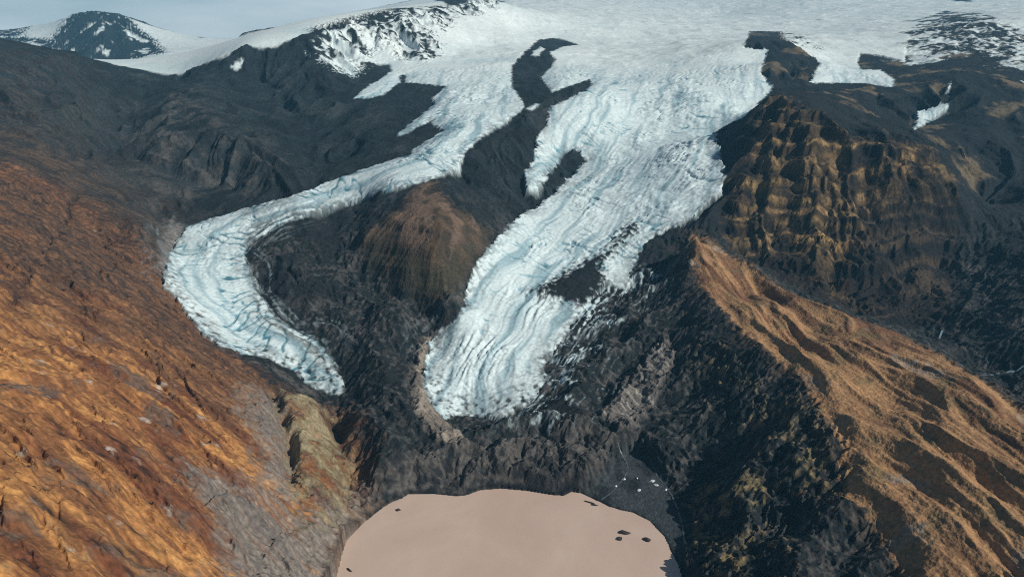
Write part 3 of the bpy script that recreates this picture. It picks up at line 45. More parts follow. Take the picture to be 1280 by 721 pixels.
'left':[(0,3495.1),(-26.1,3155.2),(-48,2893.3),(-65.2,2604.6),(-81.5,2433.5),(-88.4,2249.9),(-94.1,2086.2),(-99.8,1956.9),(-110.2,1843.3),(-119.9,1747.9),(-129.6,1671.5),(-138.8,1605.3),(-155.9,1568.5),(-172.3,1532.9),(-188.4,1501.9),(-204.2,1473.6),(-219.6,1446.8),(-237.3,1432.3),(-255.2,1420.6),(-273.5,1412.4),(-292.3,1407.5),(-311.2,1403.5),(-330,1398.8),(-348.9,1395.8),(-367.4,1391.2),(-384.5,1381.9),(-398.3,1362.3),(-411.1,1340.8),(-425.7,1326.7),(-441.1,1314.1),(-457.4,1304.4),(-473.9,1296.2),(-490.2,1287.8),(-505.9,1278.4),(-515.8,1256),(-524.9,1233),(-533.5,1210.2),(-541.9,1188.4),(-536,1153.6),(-527.2,1113.9),(-517,1072.5),(-497,1043.8),(-479.1,1019.2),(-463.6,999),(-449.8,993.2),(-435.9,986.8),(-421.4,979.1),(-405.9,968.6),(-387.4,958.2),(-369.8,949.7),(-353.6,944.3),(-338.2,941),(-325.4,932),(-312.8,923.1),(-299.9,913),(-286.5,900.7),(-272.8,887.1)],
'right':[(1401.5,4933.7),(1184.3,4320.2),(969.3,3670),(723.6,2848.3),(649.5,2663.1),(594.7,2544.8),(550,2400.1),(506,2252.6),(466.4,2119.8),(437.4,2030.5),(417.8,1969.4),(400.7,1918.4),(382,1858.5),(361.3,1786.8),(338.1,1735.2),(316.5,1688.5),(295.9,1643.8),(276.2,1600.9),(257.3,1559.8),(236.8,1520.7),(217.1,1482.4),(198.2,1445.8),(180.2,1411.6),(163,1379.7),(146.5,1349.8),(128,1320.8),(109.9,1291.4),(92.3,1259.9),(75.2,1226.9),(58.9,1195.3),(46.2,1167.2),(34,1141.3),(22.3,1116.6),(10.9,1092.9),(0,1069.9),(-9.9,1041.7),(-19.3,1013.9),(-28.4,988.6),(-37.2,965.9),(-44.7,943.6),(-51.9,921.8),(-58.8,900.2),(-61.6,878.9),(-64.1,856.8),(-66.2,830)]},
'streams':{
'gorge':[(715.4,1047.5),(688,1010.7),(659.5,968.3),(660.4,959.9),(661.8,952.3),(663.4,945),(664.8,937.8),(668.5,932.1),(671.9,925.9),(674.6,919.1),(676.5,911.2),(678,904),(681.9,900),(688.8,900),(695.7,900),(703.9,900),(712,900),(720.2,900),(728.4,900),(736.6,900),(744.9,900),(753.1,900),(761.4,900),(769.7,900)],
'outlet':[(116.5,773.9),(122.2,770.1),(127.9,766.2),(133.3,759.9),(138.5,753.6),(144.8,741.4),(144.6,733),(144.3,725),(140.8,717.3),(137.3,710),(133,704),(128.9,698.1),(123.6,691.1),(118.4,684.1),(111.6,678.4),(104.9,672.8)],
'side':[(174.1,748.5),(175.4,738.4),(176.7,729.1),(177.2,720.3),(177.6,711.6),(179.8,705.7),(181.9,699.6),(183.9,693.5),(185.8,683.9),(187.5,673.8),(187.7,666.1),(188,658.4),(188.2,651.1),(188.5,642.8),(188.4,633.5),(187.8,622.5),(186.2,611.9),(184.7,601.5),(183.2,591.6),(181.9,582.1),(180.1,572.8),(178.4,564),(177,555.9)]},
'floes':[(-131.3,655.4),(91.4,668.6),(95.6,664.1),(123.3,615.6),(116.7,606.6),(145,605.3),(-165.8,559.8)],
'blocks':[(135.8,706.3),(124.6,694.6),(170,701.9),(172.7,695.1),(151.1,686.6),(152.5,707.7),(182.5,686.1)],
'mounds':[([(-102.3,719.8),(-91.2,727),(-79.8,733.4),(-67.3,733.3),(-54.9,733.4),(-33.6,723.7),(-17.6,710.7)],17,26),([(-43,713.5),(-32.9,723),(-22.7,734.1),(-12.2,746.1),(4.1,749),(20.4,750.2),(33.7,745.3),(47,740.3),(60.1,735.3),(71.1,727.4),(82,719.7),(92.8,712.2)],19,30),([(-45.4,765.6),(-30.7,777.1),(-15.5,786.4),(0,793.7),(13.3,793.5),(26.5,793),(39.8,792.1),(52.9,791.1),(66.7,786.8),(80.4,783),(94.2,780.6),(109.7,769.7),(124.9,758.5)],21,30),([(-166.2,671.2),(-160.3,681),(-153.8,689.1),(-142.2,698.2),(-131.1,710.9),(-117.2,714.3),(-102.9,716.5)],13,26),([(-217.5,818.4),(-200.5,791.1),(-185.2,768.5),(-171.9,752.5),(-154.5,739.5),(-138.7,732.6),(-128.4,727.4),(-118.1,722.8)],12,30),([(-214.9,893.3),(-196.5,868.3),(-177.6,837.6),(-160.4,812),(-149.5,797.9),(-139.3,786.4),(-129.4,775.6),(-118.1,765.7),(-106.9,755.8),(-95.8,745.6)],12,30),([(-206.2,717.6),(-199.2,732.1),(-191,743),(-168.6,733.1)],8,22),([(177.3,909.1),(164.6,882.5),(152.2,856),(141.3,837.7),(130.5,818.5)],10,26),([(93.2,892.6),(106.1,905.4),(119.2,918.1),(132.5,930.5),(146.2,944.1),(160,957),(174,969.2),(188,980.4),(199,997.9),(211,1019.2),(223.5,1041.9)],14,36),([(54.4,818.3),(65.9,829.5),(77.8,841.6),(90,854.3),(105.1,864.1),(120.4,874)],12,26),([(154.4,1010.9),(170.3,1033.8),(187,1058.6),(203.8,1081.2),(220.2,1099.7),(236.2,1133.8),(256.4,1185.3)],14,40),([(0,704.2),(12.2,712.1),(24.7,719.8),(38.6,698.5)],9,18),([(58,702.4),(69.7,707.7),(81.5,713),(93.4,718.5),(114.4,730.4)],12,22),([(-308.4,1018.3),(-293.4,1007.8),(-278.2,995.9),(-262.7,981.9),(-246.8,965.4),(-230,943.3),(-214,922.2),(-198.5,901.9),(-183.2,880.9),(-168.1,858.1),(-153.6,836.7)],12,36),([(-377.2,1139.5),(-361.7,1114.2),(-346.9,1090.4),(-332.7,1067.9),(-316.4,1053.5),(-300.2,1038.6),(-283.8,1022.2),(-267.1,1003.7),(-251,987.1),(-234.6,968.2),(-218.6,949.4),(-203.6,933)],13,40),([(-312.8,1229.8),(-312.5,1202.9),(-311.4,1174),(-309.8,1143.9),(-295.9,1126.4),(-282.2,1108.9),(-268.6,1091.3),(-254.7,1071.3),(-233.6,1048.4),(-210.1,1010.9),(-190.9,991),(-174.2,981.6)],12,40),([(-423.6,1180.9),(-407.8,1150.1),(-393,1121.8),(-379.2,1095.6),(-364.7,1078.4),(-350.8,1062.2),(-337.4,1046.9),(-324.3,1032.1)],10,34)],
'cracks':[[(-779.4,1207.7),(-766.6,1172.9),(-748.4,1129.2),(-728.6,1084.1),(-710.2,1040.1),(-688.5,992.7),(-665.5,944.6),(-641.2,898.8),(-619.5,857.5),(-601.3,821.9),(-585,789.7),(-571.9,760.6),(-559.5,733.3),(-547.8,707.5),(-536.6,682.9)],[(-309.6,371.8),(-304.7,369.9),(-299.9,368.1),(-294.1,370.5),(-289.6,367.9),(-285.1,365.3),(-280.8,362.8)],[(-273.3,380),(-269,380.4),(-264.7,380.9),(-260.5,381.5),(-252.5,375.9),(-251.5,386.7)],[(-600.7,932.1),(-577.7,905.3),(-555.1,878.8),(-528.8,849.3),(-515.3,851.1)],[(-277.7,411.5),(-271.4,409.3),(-265.2,407.2),(-258.9,405.5),(-252.7,403.8)],[(-324.6,541.1),(-316,536.5),(-307.6,532.2),(-300.9,526.6),(-294.3,521.3),(-288,516.3)],[(-335.4,475.7),(-329.4,475),(-323.5,474.4),(-321.9,482),(-320.2,489.8)],[(-274.5,524.4),(-268.3,520.9),(-262.3,517.6),(-256.3,514.6),(-249.5,517.3),(-242.6,520.3)],[(-377.4,489.7),(-366.9,479.6),(-357,470.2),(-349.6,471.6)],[(-412.9,713.4),(-402.2,704),(-391.8,695.1),(-381.4,690.2)],[(-462.4,823.3),(-452.1,819.5),(-442.5,817),(-433.2,815),(-423.9,813),(-414.4,810.6)],[(-254.1,492.6),(-249.5,493.7),(-244.9,494.9),(-240.3,496.2),(-235,498.6),(-229.7,501.1),(-224.4,503.8)],[(-335.6,616.1),(-327.4,613.8),(-319.1,611.7)]],
'sandbar':(44.9,688.3)}
CTRL = DATA['ctrl']
#CORE_BEGIN
f4 = np.float32
_c = np.array(CTRL, dtype=float)
def _q(x, y):
    return x/(y+220.0), 0.8*np.log(y+220.0)
_cx, _cy = _q(_c[:, 0], _c[:, 1])
_d = np.hypot(_cx[:, None]-_cx[None], _cy[:, None]-_cy[None])
_n = len(_c)
_A = np.zeros((_n+3, _n+3))
SM = 0.018
_A[:_n, :_n] = -np.sqrt(_d*_d+SM*SM) + np.eye(_n)*0.0025
_P = np.stack([np.ones(_n), _cx, _cy], 1)
_A[:_n, _n:] = _P; _A[_n:, :_n] = _P.T
_w = np.linalg.solve(_A, np.concatenate([_c[:, 2], np.zeros(3)]))
def macro(x, y):
    """height of the land before erosion, from the surveyed points"""
    out = np.empty(x.shape, f4)
    X = x.ravel(); Y = y.ravel(); o = out.ravel()
    cx = _cx.astype(f4); cy = _cy.astype(f4); w = _w.astype(f4)
    for i in range(0, len(X), 8192):
        qx, qy = _q(X[i:i+8192].astype(f4), Y[i:i+8192].astype(f4))
        qx = qx.astype(f4); qy = qy.astype(f4)
        d = (qx[:, None]-cx[None])**2
        d += (qy[:, None]-cy[None])**2
        d += f4(SM*SM)
        np.sqrt(d, out=d)
        o[i:i+8192] = -(d @ w[:_n]) + w[_n] + w[_n+1]*qx + w[_n+2]*qy
    return o.reshape(x.shape)
#CORE_END

# ------------------------------------------------------------------ noise
_rs = np.random.RandomState(7)
_perm = np.concatenate([_rs.permutation(256)]*3).astype(np.int32)
_ang = _rs.rand(256)*2*np.pi
_gx = np.cos(_ang).astype(f4); _gy = np.sin(_ang).astype(f4)
_h1 = _rs.rand(256).astype(f4); _h2 = _rs.rand(256).astype(f4)
def perlin(x, y, seed=0):
    x = x.astype(f4); y = y.astype(f4)
    xf = np.floor(x); yf = np.floor(y)
    fx = x-xf; fy = y-yf
    xi = xf.astype(np.int32)+seed*17; yi = yf.astype(np.int32)+seed*31
    u = fx*fx*fx*(fx*(fx*6-15)+10); v = fy*fy*fy*(fy*(fy*6-15)+10)
    def g(ax, ay, dx, dy):
        h = _perm[_perm[ax & 255]+(ay & 255)]
        return _gx[h]*dx+_gy[h]*dy
    a = g(xi, yi, fx, fy); b = g(xi+1, yi, fx-1, fy)
    c = g(xi, yi+1, fx, fy-1); d = g(xi+1, yi+1, fx-1, fy-1)
    a += u*(b-a); c += u*(d-c)
    return (a+v*(c-a))*f4(1.5)
def fbm(x, y, octv=4, seed=0, gain=0.5):
    o = 0; a = 1.0; f = 1.0; t = 0
    for k in range(octv):
        o = o+f4(a)*perlin(x*f4(f)+k*13.7, y*f4(f)-k*7.3, seed+k); t += a
        a *= gain; f *= 2.03
    return o*f4(1/t*1.35)
def ridged(x, y, octv=3, seed=0, gain=0.5):
    o = 0; a = 1.0; f = 1.0; t = 0
    for k in range(octv):
        o = o+f4(a)*(1-2*np.abs(perlin(x*f4(f)+k*9.1, y*f4(f)+k*4.7, seed+k))); t += a
        a *= gain; f *= 2.07
    return o*f4(1/t)
def erode(x, y, gx, gy, wl, seed, f=1.15):
    """gullies that follow the fall line (gx, gy)"""
    px = x/f4(wl); py = y/f4(wl)
    n = np.sqrt(gx*gx+gy*gy)+1e-6
    k = np.minimum(n*2.2, 1.0)/n*f
    sx = (-gy*k).astype(f4); sy = (gx*k).astype(f4)
    cx = np.floor(px); cy = np.floor(py)
    va = np.zeros_like(px); da = np.zeros_like(px); wt = np.full_like(px, 1e-4)
    for i in (-1, 0, 1):
        for j in (-1, 0, 1):
            ix = cx+i; iy = cy+j
            h = _perm[_perm[(ix.astype(np.int32)+seed*11) & 255]+((iy.astype(np.int32)+seed*5) & 255)]
            dx = px-ix-_h1[h]; dy = py-iy-_h2[h]
            w = np.exp(-2.2*(dx*dx+dy*dy))
            m = (dx*sx+dy*sy)*f4(2*np.pi)+_h2[255-h]*f4(6.28)
            va += np.cos(m)*w; da -= np.sin(m)*w; wt += w
    va /= wt; da /= wt
    return va, da*sx, da*sy
def sstep(a, b, x):
    t = np.clip((x-a)/(b-a), 0, 1); return (t*t*(3-2*t)).astype(f4)
def lerp(a, b, t): return a+(b-a)*t

# ------------------------------------------------------------------ the sheet of ground
HX, HY = 660, 960
def row_axis(n):
    ly = np.linspace(math.log(115), math.log(14500), 4000)
    yy = np.exp(ly)
    rho = np.where(yy < 420, 0.42, np.where(yy < 2300, 1.0, np.where(yy < 4000, 0.75, 0.4)))
    rho = np.convolve(np.pad(rho, 60, mode='edge'), np.ones(121)/121, 'valid')
    c = np.concatenate([[0], np.cumsum((rho[1:]+rho[:-1])*0.5)])
    return np.exp(np.interp(np.linspace(0, c[-1], n), c, ly))
ysf = row_axis(2*HY-1); ysh = ysf[::2]
def halfw(y): return 0.94*y+270
sf = np.linspace(-1, 1, 2*HX-1)
def up2(A):
    for ax in (0, 1):
        A = np.moveaxis(A, ax, 0)
        p = np.concatenate([2*A[:1]-A[1:2], A, 2*A[-1:]-A[-2:-1]])
        B = np.empty((2*len(A)-1,)+A.shape[1:], f4)
        B[::2] = A; B[1::2] = (9*(A[:-1]+A[1:])-(p[:-3]+p[3:]))/16
        A = np.moveaxis(B, 0, ax)
    return np.ascontiguousarray(A)
Yh = np.repeat(ysh[:, None], HX, 1); Xh = sf[::2][None]*halfw(Yh)
Xh = Xh.astype(f4); Yh = Yh.astype(f4)
X = (sf[None]*halfw(ysf[:, None])).astype(f4); Y = np.repeat(ysf[:, None], 2*HX-1, 1).astype(f4)
NY, NX = X.shape
# a gentle wander of every outline, so that no edge is drawn with a ruler
wx = up2(fbm(Xh/60, Yh/60, 3, 40)*(3+Yh*0.0035)); wy = up2(fbm(Xh/60, Yh/60, 3, 50)*(3+Yh*0.0035))
def sdf(poly, x, y, margin=400):
    p = np.array(poly, f4)
    out = np.full(x.shape, -margin, f4)
    m = (x > p[:, 0].min()-margin) & (x < p[:, 0].max()+margin) & (y > p[:, 1].min()-margin) & (y < p[:, 1].max()+margin)
    X_, Y_ = x[m], y[m]
    best = np.full(X_.shape, 1e12, f4); ins = np.zeros(X_.shape, bool)
    for a, b in zip(p, np.roll(p, -1, 0)):
        e = b-a; L = float(e @ e)
        if L < 1e-6: continue
        rx = X_-a[0]; ry = Y_-a[1]
        t = np.clip((rx*e[0]+ry*e[1])/L, 0, 1)
        dx = rx-t*e[0]; dy = ry-t*e[1]
        np.minimum(best, dx*dx+dy*dy, out=best)
        if a[1] != b[1]:
            c = ((a[1] > Y_) != (b[1] > Y_)) & (X_ < a[0]+ry*(e[0]/e[1]))
            ins ^= c
    d = np.sqrt(best); d[~ins] *= -1
    out[m] = np.clip(d, -margin, 1e4)
    return out
SDH = {k: sdf(p, Xh, Yh, 5000 if k == 'ice' else 400) for k, p in DATA['zones'].items()}
_sdc = {}
def SD(k):
    if k not in _sdc: _sdc[k] = up2(SDH[k])
    return _sdc[k]
nz_edge = fbm(X/9, Y/9, 3, 77)          # ragged detail of the outlines
PX = Y*0.0017+0.4                       # about one picture element on the ground, in metres
def zone(k, soft=3.0, rag=4.0):
    return sstep(-soft, soft, (SD(k)+nz_edge*rag*PX)/PX)

Hh = macro(Xh, Yh)
sd_ice_h = SDH['ice']
# slightly relax the tent creases outside ridges
for _ in range(2):
    p = np.pad(Hh, 1, mode='edge')
    Hh = (p[:-2, 1:-1]+p[2:, 1:-1]+p[1:-1, :-2]+p[1:-1, 2:]+4*Hh)/8
H0 = up2(Hh)
sd_ice = up2(sd_ice_h); sd_lake = SD('lake')
ice_sd = sd_ice+(nz_edge*1.8*PX)+perlin(X/26, Y/26, 63)*5*sstep(2300, 1800, Y)
for k in ('sn1', 'sn2', 'sn3', 'sn4', 'sn5'):
    ice_sd = np.maximum(ice_sd, SD(k)+nz_edge*1.5*PX)
ICE = sstep(-0.8, 0.8, ice_sd/PX)
deb_sd = SD('debris')
# crest lines of the moraine mounds beside the lake and under the ice tongues
MND = np.zeros(X.shape, f4)
for line, hgt, wid in DATA['mounds']:
    p = np.array(line, f4)
    m = (X > p[:, 0].min()-80) & (X < p[:, 0].max()+80) & (Y > p[:, 1].min()-80) & (Y < p[:, 1].max()+80)
    x_ = X[m]+wx[m]*2.2; y_ = Y[m]+wy[m]*2.2; best = np.full(x_.shape, 1e9, f4); tt = np.zeros_like(x_)
    for i_, (a, b) in enumerate(zip(p[:-1], p[1:])):
        e = b-a; q = float(e @ e)+1e-6
        t = np.clip(((x_-a[0])*e[0]+(y_-a[1])*e[1])/q, 0, 1)
        dd = np.hypot(x_-a[0]-t*e[0], y_-a[1]-t*e[1])
        mm = dd < best; best[mm] = dd[mm]; tt[mm] = (i_+t[mm])/(len(p)-1)
    prof = hgt*np.clip(1-best/wid, 0, 1)**1.25*(0.55+0.45*np.sin(np.pi*np.clip(tt, 0.03, 0.97))**0.5)
    MND[m] = np.maximum(MND[m], prof)
H0 += MND*sstep(0, 14, -sd_lake)*(1-ICE)
vb = (sstep(1450, 1150, Y)*sstep(230, 150, H0)*sstep(-260, -190, X)*(1-ICE)*sstep(10, -10, SD('slab'))*sstep(5, -10, SD('knoll'))*sstep(5, -10, SD('outwash'))*sstep(0, 22, -sd_lake)).astype(f4)
vx = X+perlin(X/60, Y/60, 66)*16; vy = Y+perlin(X/60, Y/60, 67)*16
H0 += vb*(ridged(vx/105, vy/80, 3, 22, 0.45)*11-4)
def grad(Z):
    """slope in world space on the skewed sheet"""
    ds = sf[1]-sf[0]
    w = halfw(Y)
    zs = np.gradient(Z, axis=1)/ds
    zx = zs/w
    zt = np.gradient(Z, axis=0); yt = np.gradient(Y, axis=0)
    xt = np.gradient(X, axis=0)
    zy = (zt-zx*xt)/yt
    return zx.astype(f4), zy.astype(f4)
GX, GY = grad(H0)
SL0 = np.sqrt(GX*GX+GY*GY)

# zones of ground
Z = {}
for k, s, r in (('orange', 24, 16), ('upper', 60, 16), ('scree', 14, 14), ('olive', 8, 8), ('knoll', 7, 7), ('tan', 10, 10), ('cliff', 6, 4), ('slab', 3.0, 6.0), ('yellow', 12, 16),
                ('greystrip', 3, 5), ('greyridge', 4, 4), ('mounds', 10, 8), ('outwash', 4, 4), ('fan', 6, 4), ('mottle1', 10, 10), ('mottle2', 24, 45), ('mottle3', 5, 5),
                ('peak', 6, 8), ('midlit', 22, 14), ('peak2', 6, 8), ('peak3', 6, 8), ('beyond', 2, 1), ('rk1', 2, 2), ('rk2', 2, 2), ('rk4', 2, 3)):
    Z[k] = zone(k, s, r)
DEB = zone('debris', 4, 9)
Z['mottle2'] = sstep(-10, 40, (SD('mottle2')+fbm(X/210, Y/210, 5, 68, 0.6)*190)/PX)*sstep(-300, -100, SD('mottle2'))
snow_far = Z['beyond']
MOT = np.clip(Z['mottle1']+Z['mottle2']+Z['mottle3']+Z['peak']+Z['peak2']+Z['peak3'], 0, 1)
OUTC = np.clip(Z['rk1']+Z['rk2']+Z['rk4'], 0, 1)
ICE = np.maximum(ICE, snow_far*(1-np.clip(Z['mottle1'], 0, 1)))
LAKE = sstep(-1, 1, sd_lake)

# ------------------------------------------------------------------ relief
Hd = H0.copy()
land = ((ICE < 0.98) | (MOT > 0.02)) & (sd_lake < 5)
lx, ly = X[land], Y[land]
gx, gy = GX[land], GY[land]
sl = SL0[land]
amp = np.ones(lx.shape, f4)*0.62
amp = lerp(amp, 0.10, Z['outwash'][land]); amp = lerp(amp, 0.8, Z['orange'][land]); amp = lerp(amp, 0.7, Z['cliff'][land]); amp = lerp(amp, 0.2, Z['slab'][land]); amp = lerp(amp, 0.5, Z['knoll'][land])
amp = lerp(amp, 0.95, sstep(1200, 1500, ly)); amp = lerp(amp, 0.85, vb[land]); amp = lerp(amp, 1.5, MOT[land]); amp = lerp(amp, 0.8, Z['greystrip'][land]); amp = lerp(amp, 1.3, Z['yellow'][land])
steep = sstep(0.08, 0.5, sl)
bx = lx+perlin(lx/70, ly/70, 60)*18; by = ly+perlin(lx/70, ly/70, 61)*18
tot = np.zeros_like(lx); ero = np.zeros_like(lx)
ax, ay = gx.copy(), gy.copy()
far = sstep(1500, 3500, ly)
a_or = lerp(np.ones_like(lx), 0.3, np.maximum(Z['orange']*1.12, 0.7*vb)[land])
for wl, a, sd_ in ((150, 11.0, 1), (68, 6.0, 2), (31, 3.0, 3), (15, 1.35, 4), (7.5, .6, 5)):
    v, dx, dy = erode(bx, by, ax, ay, wl, sd_)
    e = amp*steep*a*(a_or if wl > 60 else 1)
    v = lerp(v, 0.42-1.5*np.abs(v), 0.65 if wl > 20 else 0.3)
    tot += v*e; ero += v*a*0.05
    ax += dx*e/wl*4.5; ay += dy*e/wl*4.5
v, dx, dy = erode(bx, by, gx, gy, 260, 8); tot += (0.4-1.6*np.abs(v))*sstep(1150, 1500, ly)*24*steep*amp
# far peaks carry broad ribs too
v, dx, dy = erode(bx, by, gx, gy, 420, 9); tot += v*far*26*steep
valley_pre = (sstep(1450, 1150, Y)*sstep(230, 150, H0)*(1-Z['orange'])*(1-Z['slab'])).astype(f4)
rough = fbm(lx/45, ly/45, 6, 3, 0.52)
rid = ridged(lx/90, ly/90, 5, 12, 0.5)
flat = 1-steep
tot += rough*(2.2+3.0*flat)*amp
fr = ridged(lx/11, ly/11, 4, 18, 0.6)-0.2
tot += fr*0.8*(0.45+0.8*amp)*lerp(1.0, 0.55, valley_pre[land])*(1-0.55*far)
tot += (rid-0.2)*4.5*amp*(0.5+flat*0.6)
def put(name, arr, base=0):
    A = np.full(X.shape, base, f4); A[land] = arr; return A
ERO = put('ero', ero); RGH = put('rough', rough); STP = put('steep', steep)
fade = sstep(0, 15, -sd_lake)
Hd += put('tot', tot)*fade*(1-ICE*(1-MOT))
# hummocky moraine and dead ice at the snout
wcx = X+perlin(X/25, Y/25, 70)*7; wcy = Y+perlin(X/25, Y/25, 71)*7
valley = np.clip((1-ICE)*(1-Z['orange'])*(1-Z['upper'])*(1-Z['slab'])*(1-Z['knoll'])*(1-Z['cliff'])*(1-Z['outwash'])*sstep(1450, 1150, Y)*sstep(230, 150, H0), 0, 1)
rid_v = ridged(wcx/75, wcy/80, 2, 26, 0.5)
hum = ridged(wcx/52, wcy/34, 4, 21, 0.55)
hum2 = ridged(wcx/17, wcy/13, 3, 24, 0.5)
Hd += valley*fade*(hum*2.5-1.5+hum2*0.6+ridged((X*0.8+Y*0.6)/16+hum, (X*0.6-Y*0.8)/60, 3, 23)*2.6)
Hd += Z['mounds']*fade*(ridged(wcx/24+1.5*rid_v, wcy/60, 3, 27, 0.5)*4.2-1+ridged(wcx/12, wcy/16, 3, 30, 0.55)*2.4)
Hd += zone('debris', 10, 4)*(8+hum*4)
# flutes of the grey lateral moraine, streaks along its fall line
gs_a = X*0.75+Y*0.66
Hd += Z['greystrip']*(6+ridged(gs_a/10, (X*0.66-Y*0.75)/70, 3, 28)*3.2)
Hd += Z['greyridge']*(7+ridged(Y/11, X/60, 2, 29)*1.2)
# ribbed spur: long low ridges that run with its crests
sp_a = Y*0.985-X*0.17; sp_c = X*0.985+Y*0.17+perlin(X/160, Y/160, 33)*26+perlin(X/40, Y/40, 34)*4
rib = ridged(sp_c/64, sp_a/420, 2, 35, 0.42)
sp_r = sp_c-5*rib
rib = ridged(sp_r/64, sp_a/420, 2, 35, 0.42)
rib2 = ridged(sp_c/24+3, sp_a/170, 4, 37, 0.5)
sl_in = Z['slab']*sstep(0, 25, SD('slab'))
Hd += sl_in*(rib*15+rib2*3.4+fbm(sp_c/40, sp_a/80, 5, 39)*6-5)
# ledges of the cliff: beds of lava, each weathering to a step
zc = Hd+perlin(X/130, Y/130, 44)*9
st = (zc/31) % 1.0
terr = (sstep(0.3, 0.7, st)-st)*31
st = (zc/11.5) % 1.0
terr += (sstep(0.3, 0.7, st)-st)*8
Hd += (Z['cliff']*(0.1+0.38*sstep(-0.2, 0.4, perlin(X/80, Y/80, 48)))+0.2*STP*(1-ICE)*(1-Z['orange'])*(1-Z['slab'])*sstep(900, 1200, Y))*terr*sstep(0.2, 0.5, SL0)
col = ridged(X/50+perlin(X/90, Y/90, 46)*0.8+perlin(X/200, zc/60, 49)*0.4, Y/420, 4, 45, 0.5)
c_in = Z['cliff']*sstep(0, 70, SD('cliff')+nz_edge*8)*sstep(0.2, 0.5, SL0)
Hd += c_in*(col*9+ridged(X/95+perlin(X/90, Y/90, 43)*0.5, Y/400, 2, 42)*22-10)
Hd += Z['yellow']*fade*(ridged(wcx/60, wcy/85, 4, 47, 0.5)*12-2)
# gully behind the ochre knob on the left shore
kn_sd = SD('olive')
Hd += np.exp(-((kn_sd-26)/22.0)**2)*Z['olive']*9*(X < 0)
gul = np.exp(-(np.abs(kn_sd)/9.0)**2)*sstep(-215, -250, X-(Y-690)*0.15)*(Y < 800)
Hd -= gul*16
# rock steps on the orange slope
oa = X*0.955-Y*0.295+wx*2; oc = X*0.295+Y*0.955+wy*1.5
st_n = ridged(oc/75+perlin(X/150, Y/150, 52)*1.2, oa/160, 4, 53)
Hd += Z['orange']*(sstep(0.5, 0.68, st_n)*6+sstep(0.55, 0.7, ridged(oc/28+perlin(X/50, Y/50, 57), oa/70, 3, 58))*2.6+fbm(oc/6, oa/55, 4, 55)*1.5)

CRK = np.zeros(X.shape, f4)
for line in DATA['cracks']:
    p = np.array(line, f4)
    m = (X > p[:, 0].min()-40) & (X < p[:, 0].max()+40) & (Y > p[:, 1].min()-40) & (Y < p[:, 1].max()+40)
    x_ = X[m]+wx[m]*1.2; y_ = Y[m]+wy[m]*1.2; best = np.full(x_.shape, 1e9, f4)
    for a, b in zip(p[:-1], p[1:]):
        e = b-a; q = float(e @ e)+1e-6
        t = np.clip(((x_-a[0])*e[0]+(y_-a[1])*e[1])/q, 0, 1)
        best = np.minimum(best, np.hypot(x_-a[0]-t*e[0], y_-a[1]-t*e[1]))
    CRK[m] = np.maximum(CRK[m], np.exp(-(best/(2.2+0.0030*y_))**2))
CRK *= np.clip(0.65+fbm(X/12, Y/12, 2, 62), 0, 1.2)
Hd -= CRK*(2.5+Y*0.0055)
# --- ice
def flowcoords(pl, x, y):
    p = np.array(pl, f4)
    seg = np.hypot(*(p[1:]-p[:-1]).T); cum = np.concatenate([[0], np.cumsum(seg)])
    best = np.full(x.shape, 1e12, f4); s = np.zeros_like(x); d = np.zeros_like(x)
    for i in range(len(seg)):
        e = (p[i+1]-p[i]); L = float(e @ e)+1e-6
        rx = x-p[i, 0]; ry = y-p[i, 1]
        t = np.clip((rx*e[0]+ry*e[1])/L, 0, 1)
        dx = rx-t*e[0]; dy = ry-t*e[1]; dd = dx*dx+dy*dy
        m = dd < best
        best[m] = dd[m]; s[m] = cum[i]+t[m]*seg[i]
        d[m] = np.sign(rx*e[1]-ry*e[0])[m]*np.sqrt(dd[m])
    return s, d, cum[-1]
im = ICE > 0.01
ix, iy = X[im], Y[im]
sL, dL, LL = flowcoords(DATA['flow']['left'], ix, iy)
sR, dR, LR = flowcoords(DATA['flow']['right'], ix, iy)
isleft = np.abs(dL) < np.abs(dR)
s = np.where(isleft, sL, sR+5000); d = np.where(isleft, dL, dR)
amod = (0.45+0.9*sstep(-0.45, 0.45, fbm(ix/120, iy/120, 3, 191))).astype(f4)
wn = perlin(ix/80, iy/80, 80)*14+perlin(ix/22, iy/22, 81)*4
s2 = s+wn; d2 = d+perlin(ix/70, iy/70, 82)*10
longi = ridged(d2/15, s2/95, 3, 83, 0.5)
trans = ridged(s2/17, d2/60, 3, 86, 0.5)
diag = ridged((s2*0.8+d2*0.6)/14, (d2*0.8-s2*0.6)/42, 3, 92, 0.5)
ser = ridged(s2/22+wn*0.02, d2/44, 4, 89, 0.58)
bandv = fbm(d2/26, s2/420, 4, 190, 0.55)
step_w = ridged(s2/62, d2/150, 2, 192, 0.5)
low = sstep(1250, 1020, iy)*(~isleft)
fall = np.maximum(sstep(1230, 1420, iy)*sstep(2350, 1900, iy)*(~isleft), sstep(1500, 1600, iy)*sstep(2300, 2000, iy)*isleft*0.75)
fall = np.clip(fall*(0.55+0.75*sstep(-0.15, 0.35, perlin(ix/260, iy/260, 93))), 0, 1)
left_low = isleft*sstep(1480, 1300, iy)
cap = sstep(2200, 2800, iy)
lw = np.clip(low, 0, 1)
tex = (1-cap)*(lw*(longi*4.2+trans*0.8+step_w*2.5)+fall*(ser*4.0+trans*0.8+longi*1.2+step_w*6)+left_low*(diag*2.3+longi*1.6)+(1-lw)*(1-fall)*(1-left_low)*(trans*1.0+ser*1.0+longi*2.2))
tex += cap*(fbm(ix/120, iy/260, 4, 98)*5+fbm(ix/300, iy/300, 4, 95)*10+ridged(s2/60, d2/300, 3, 96)*2.5)
tex += fbm(ix/4, iy/4, 2, 97)*0.5*(1-cap)
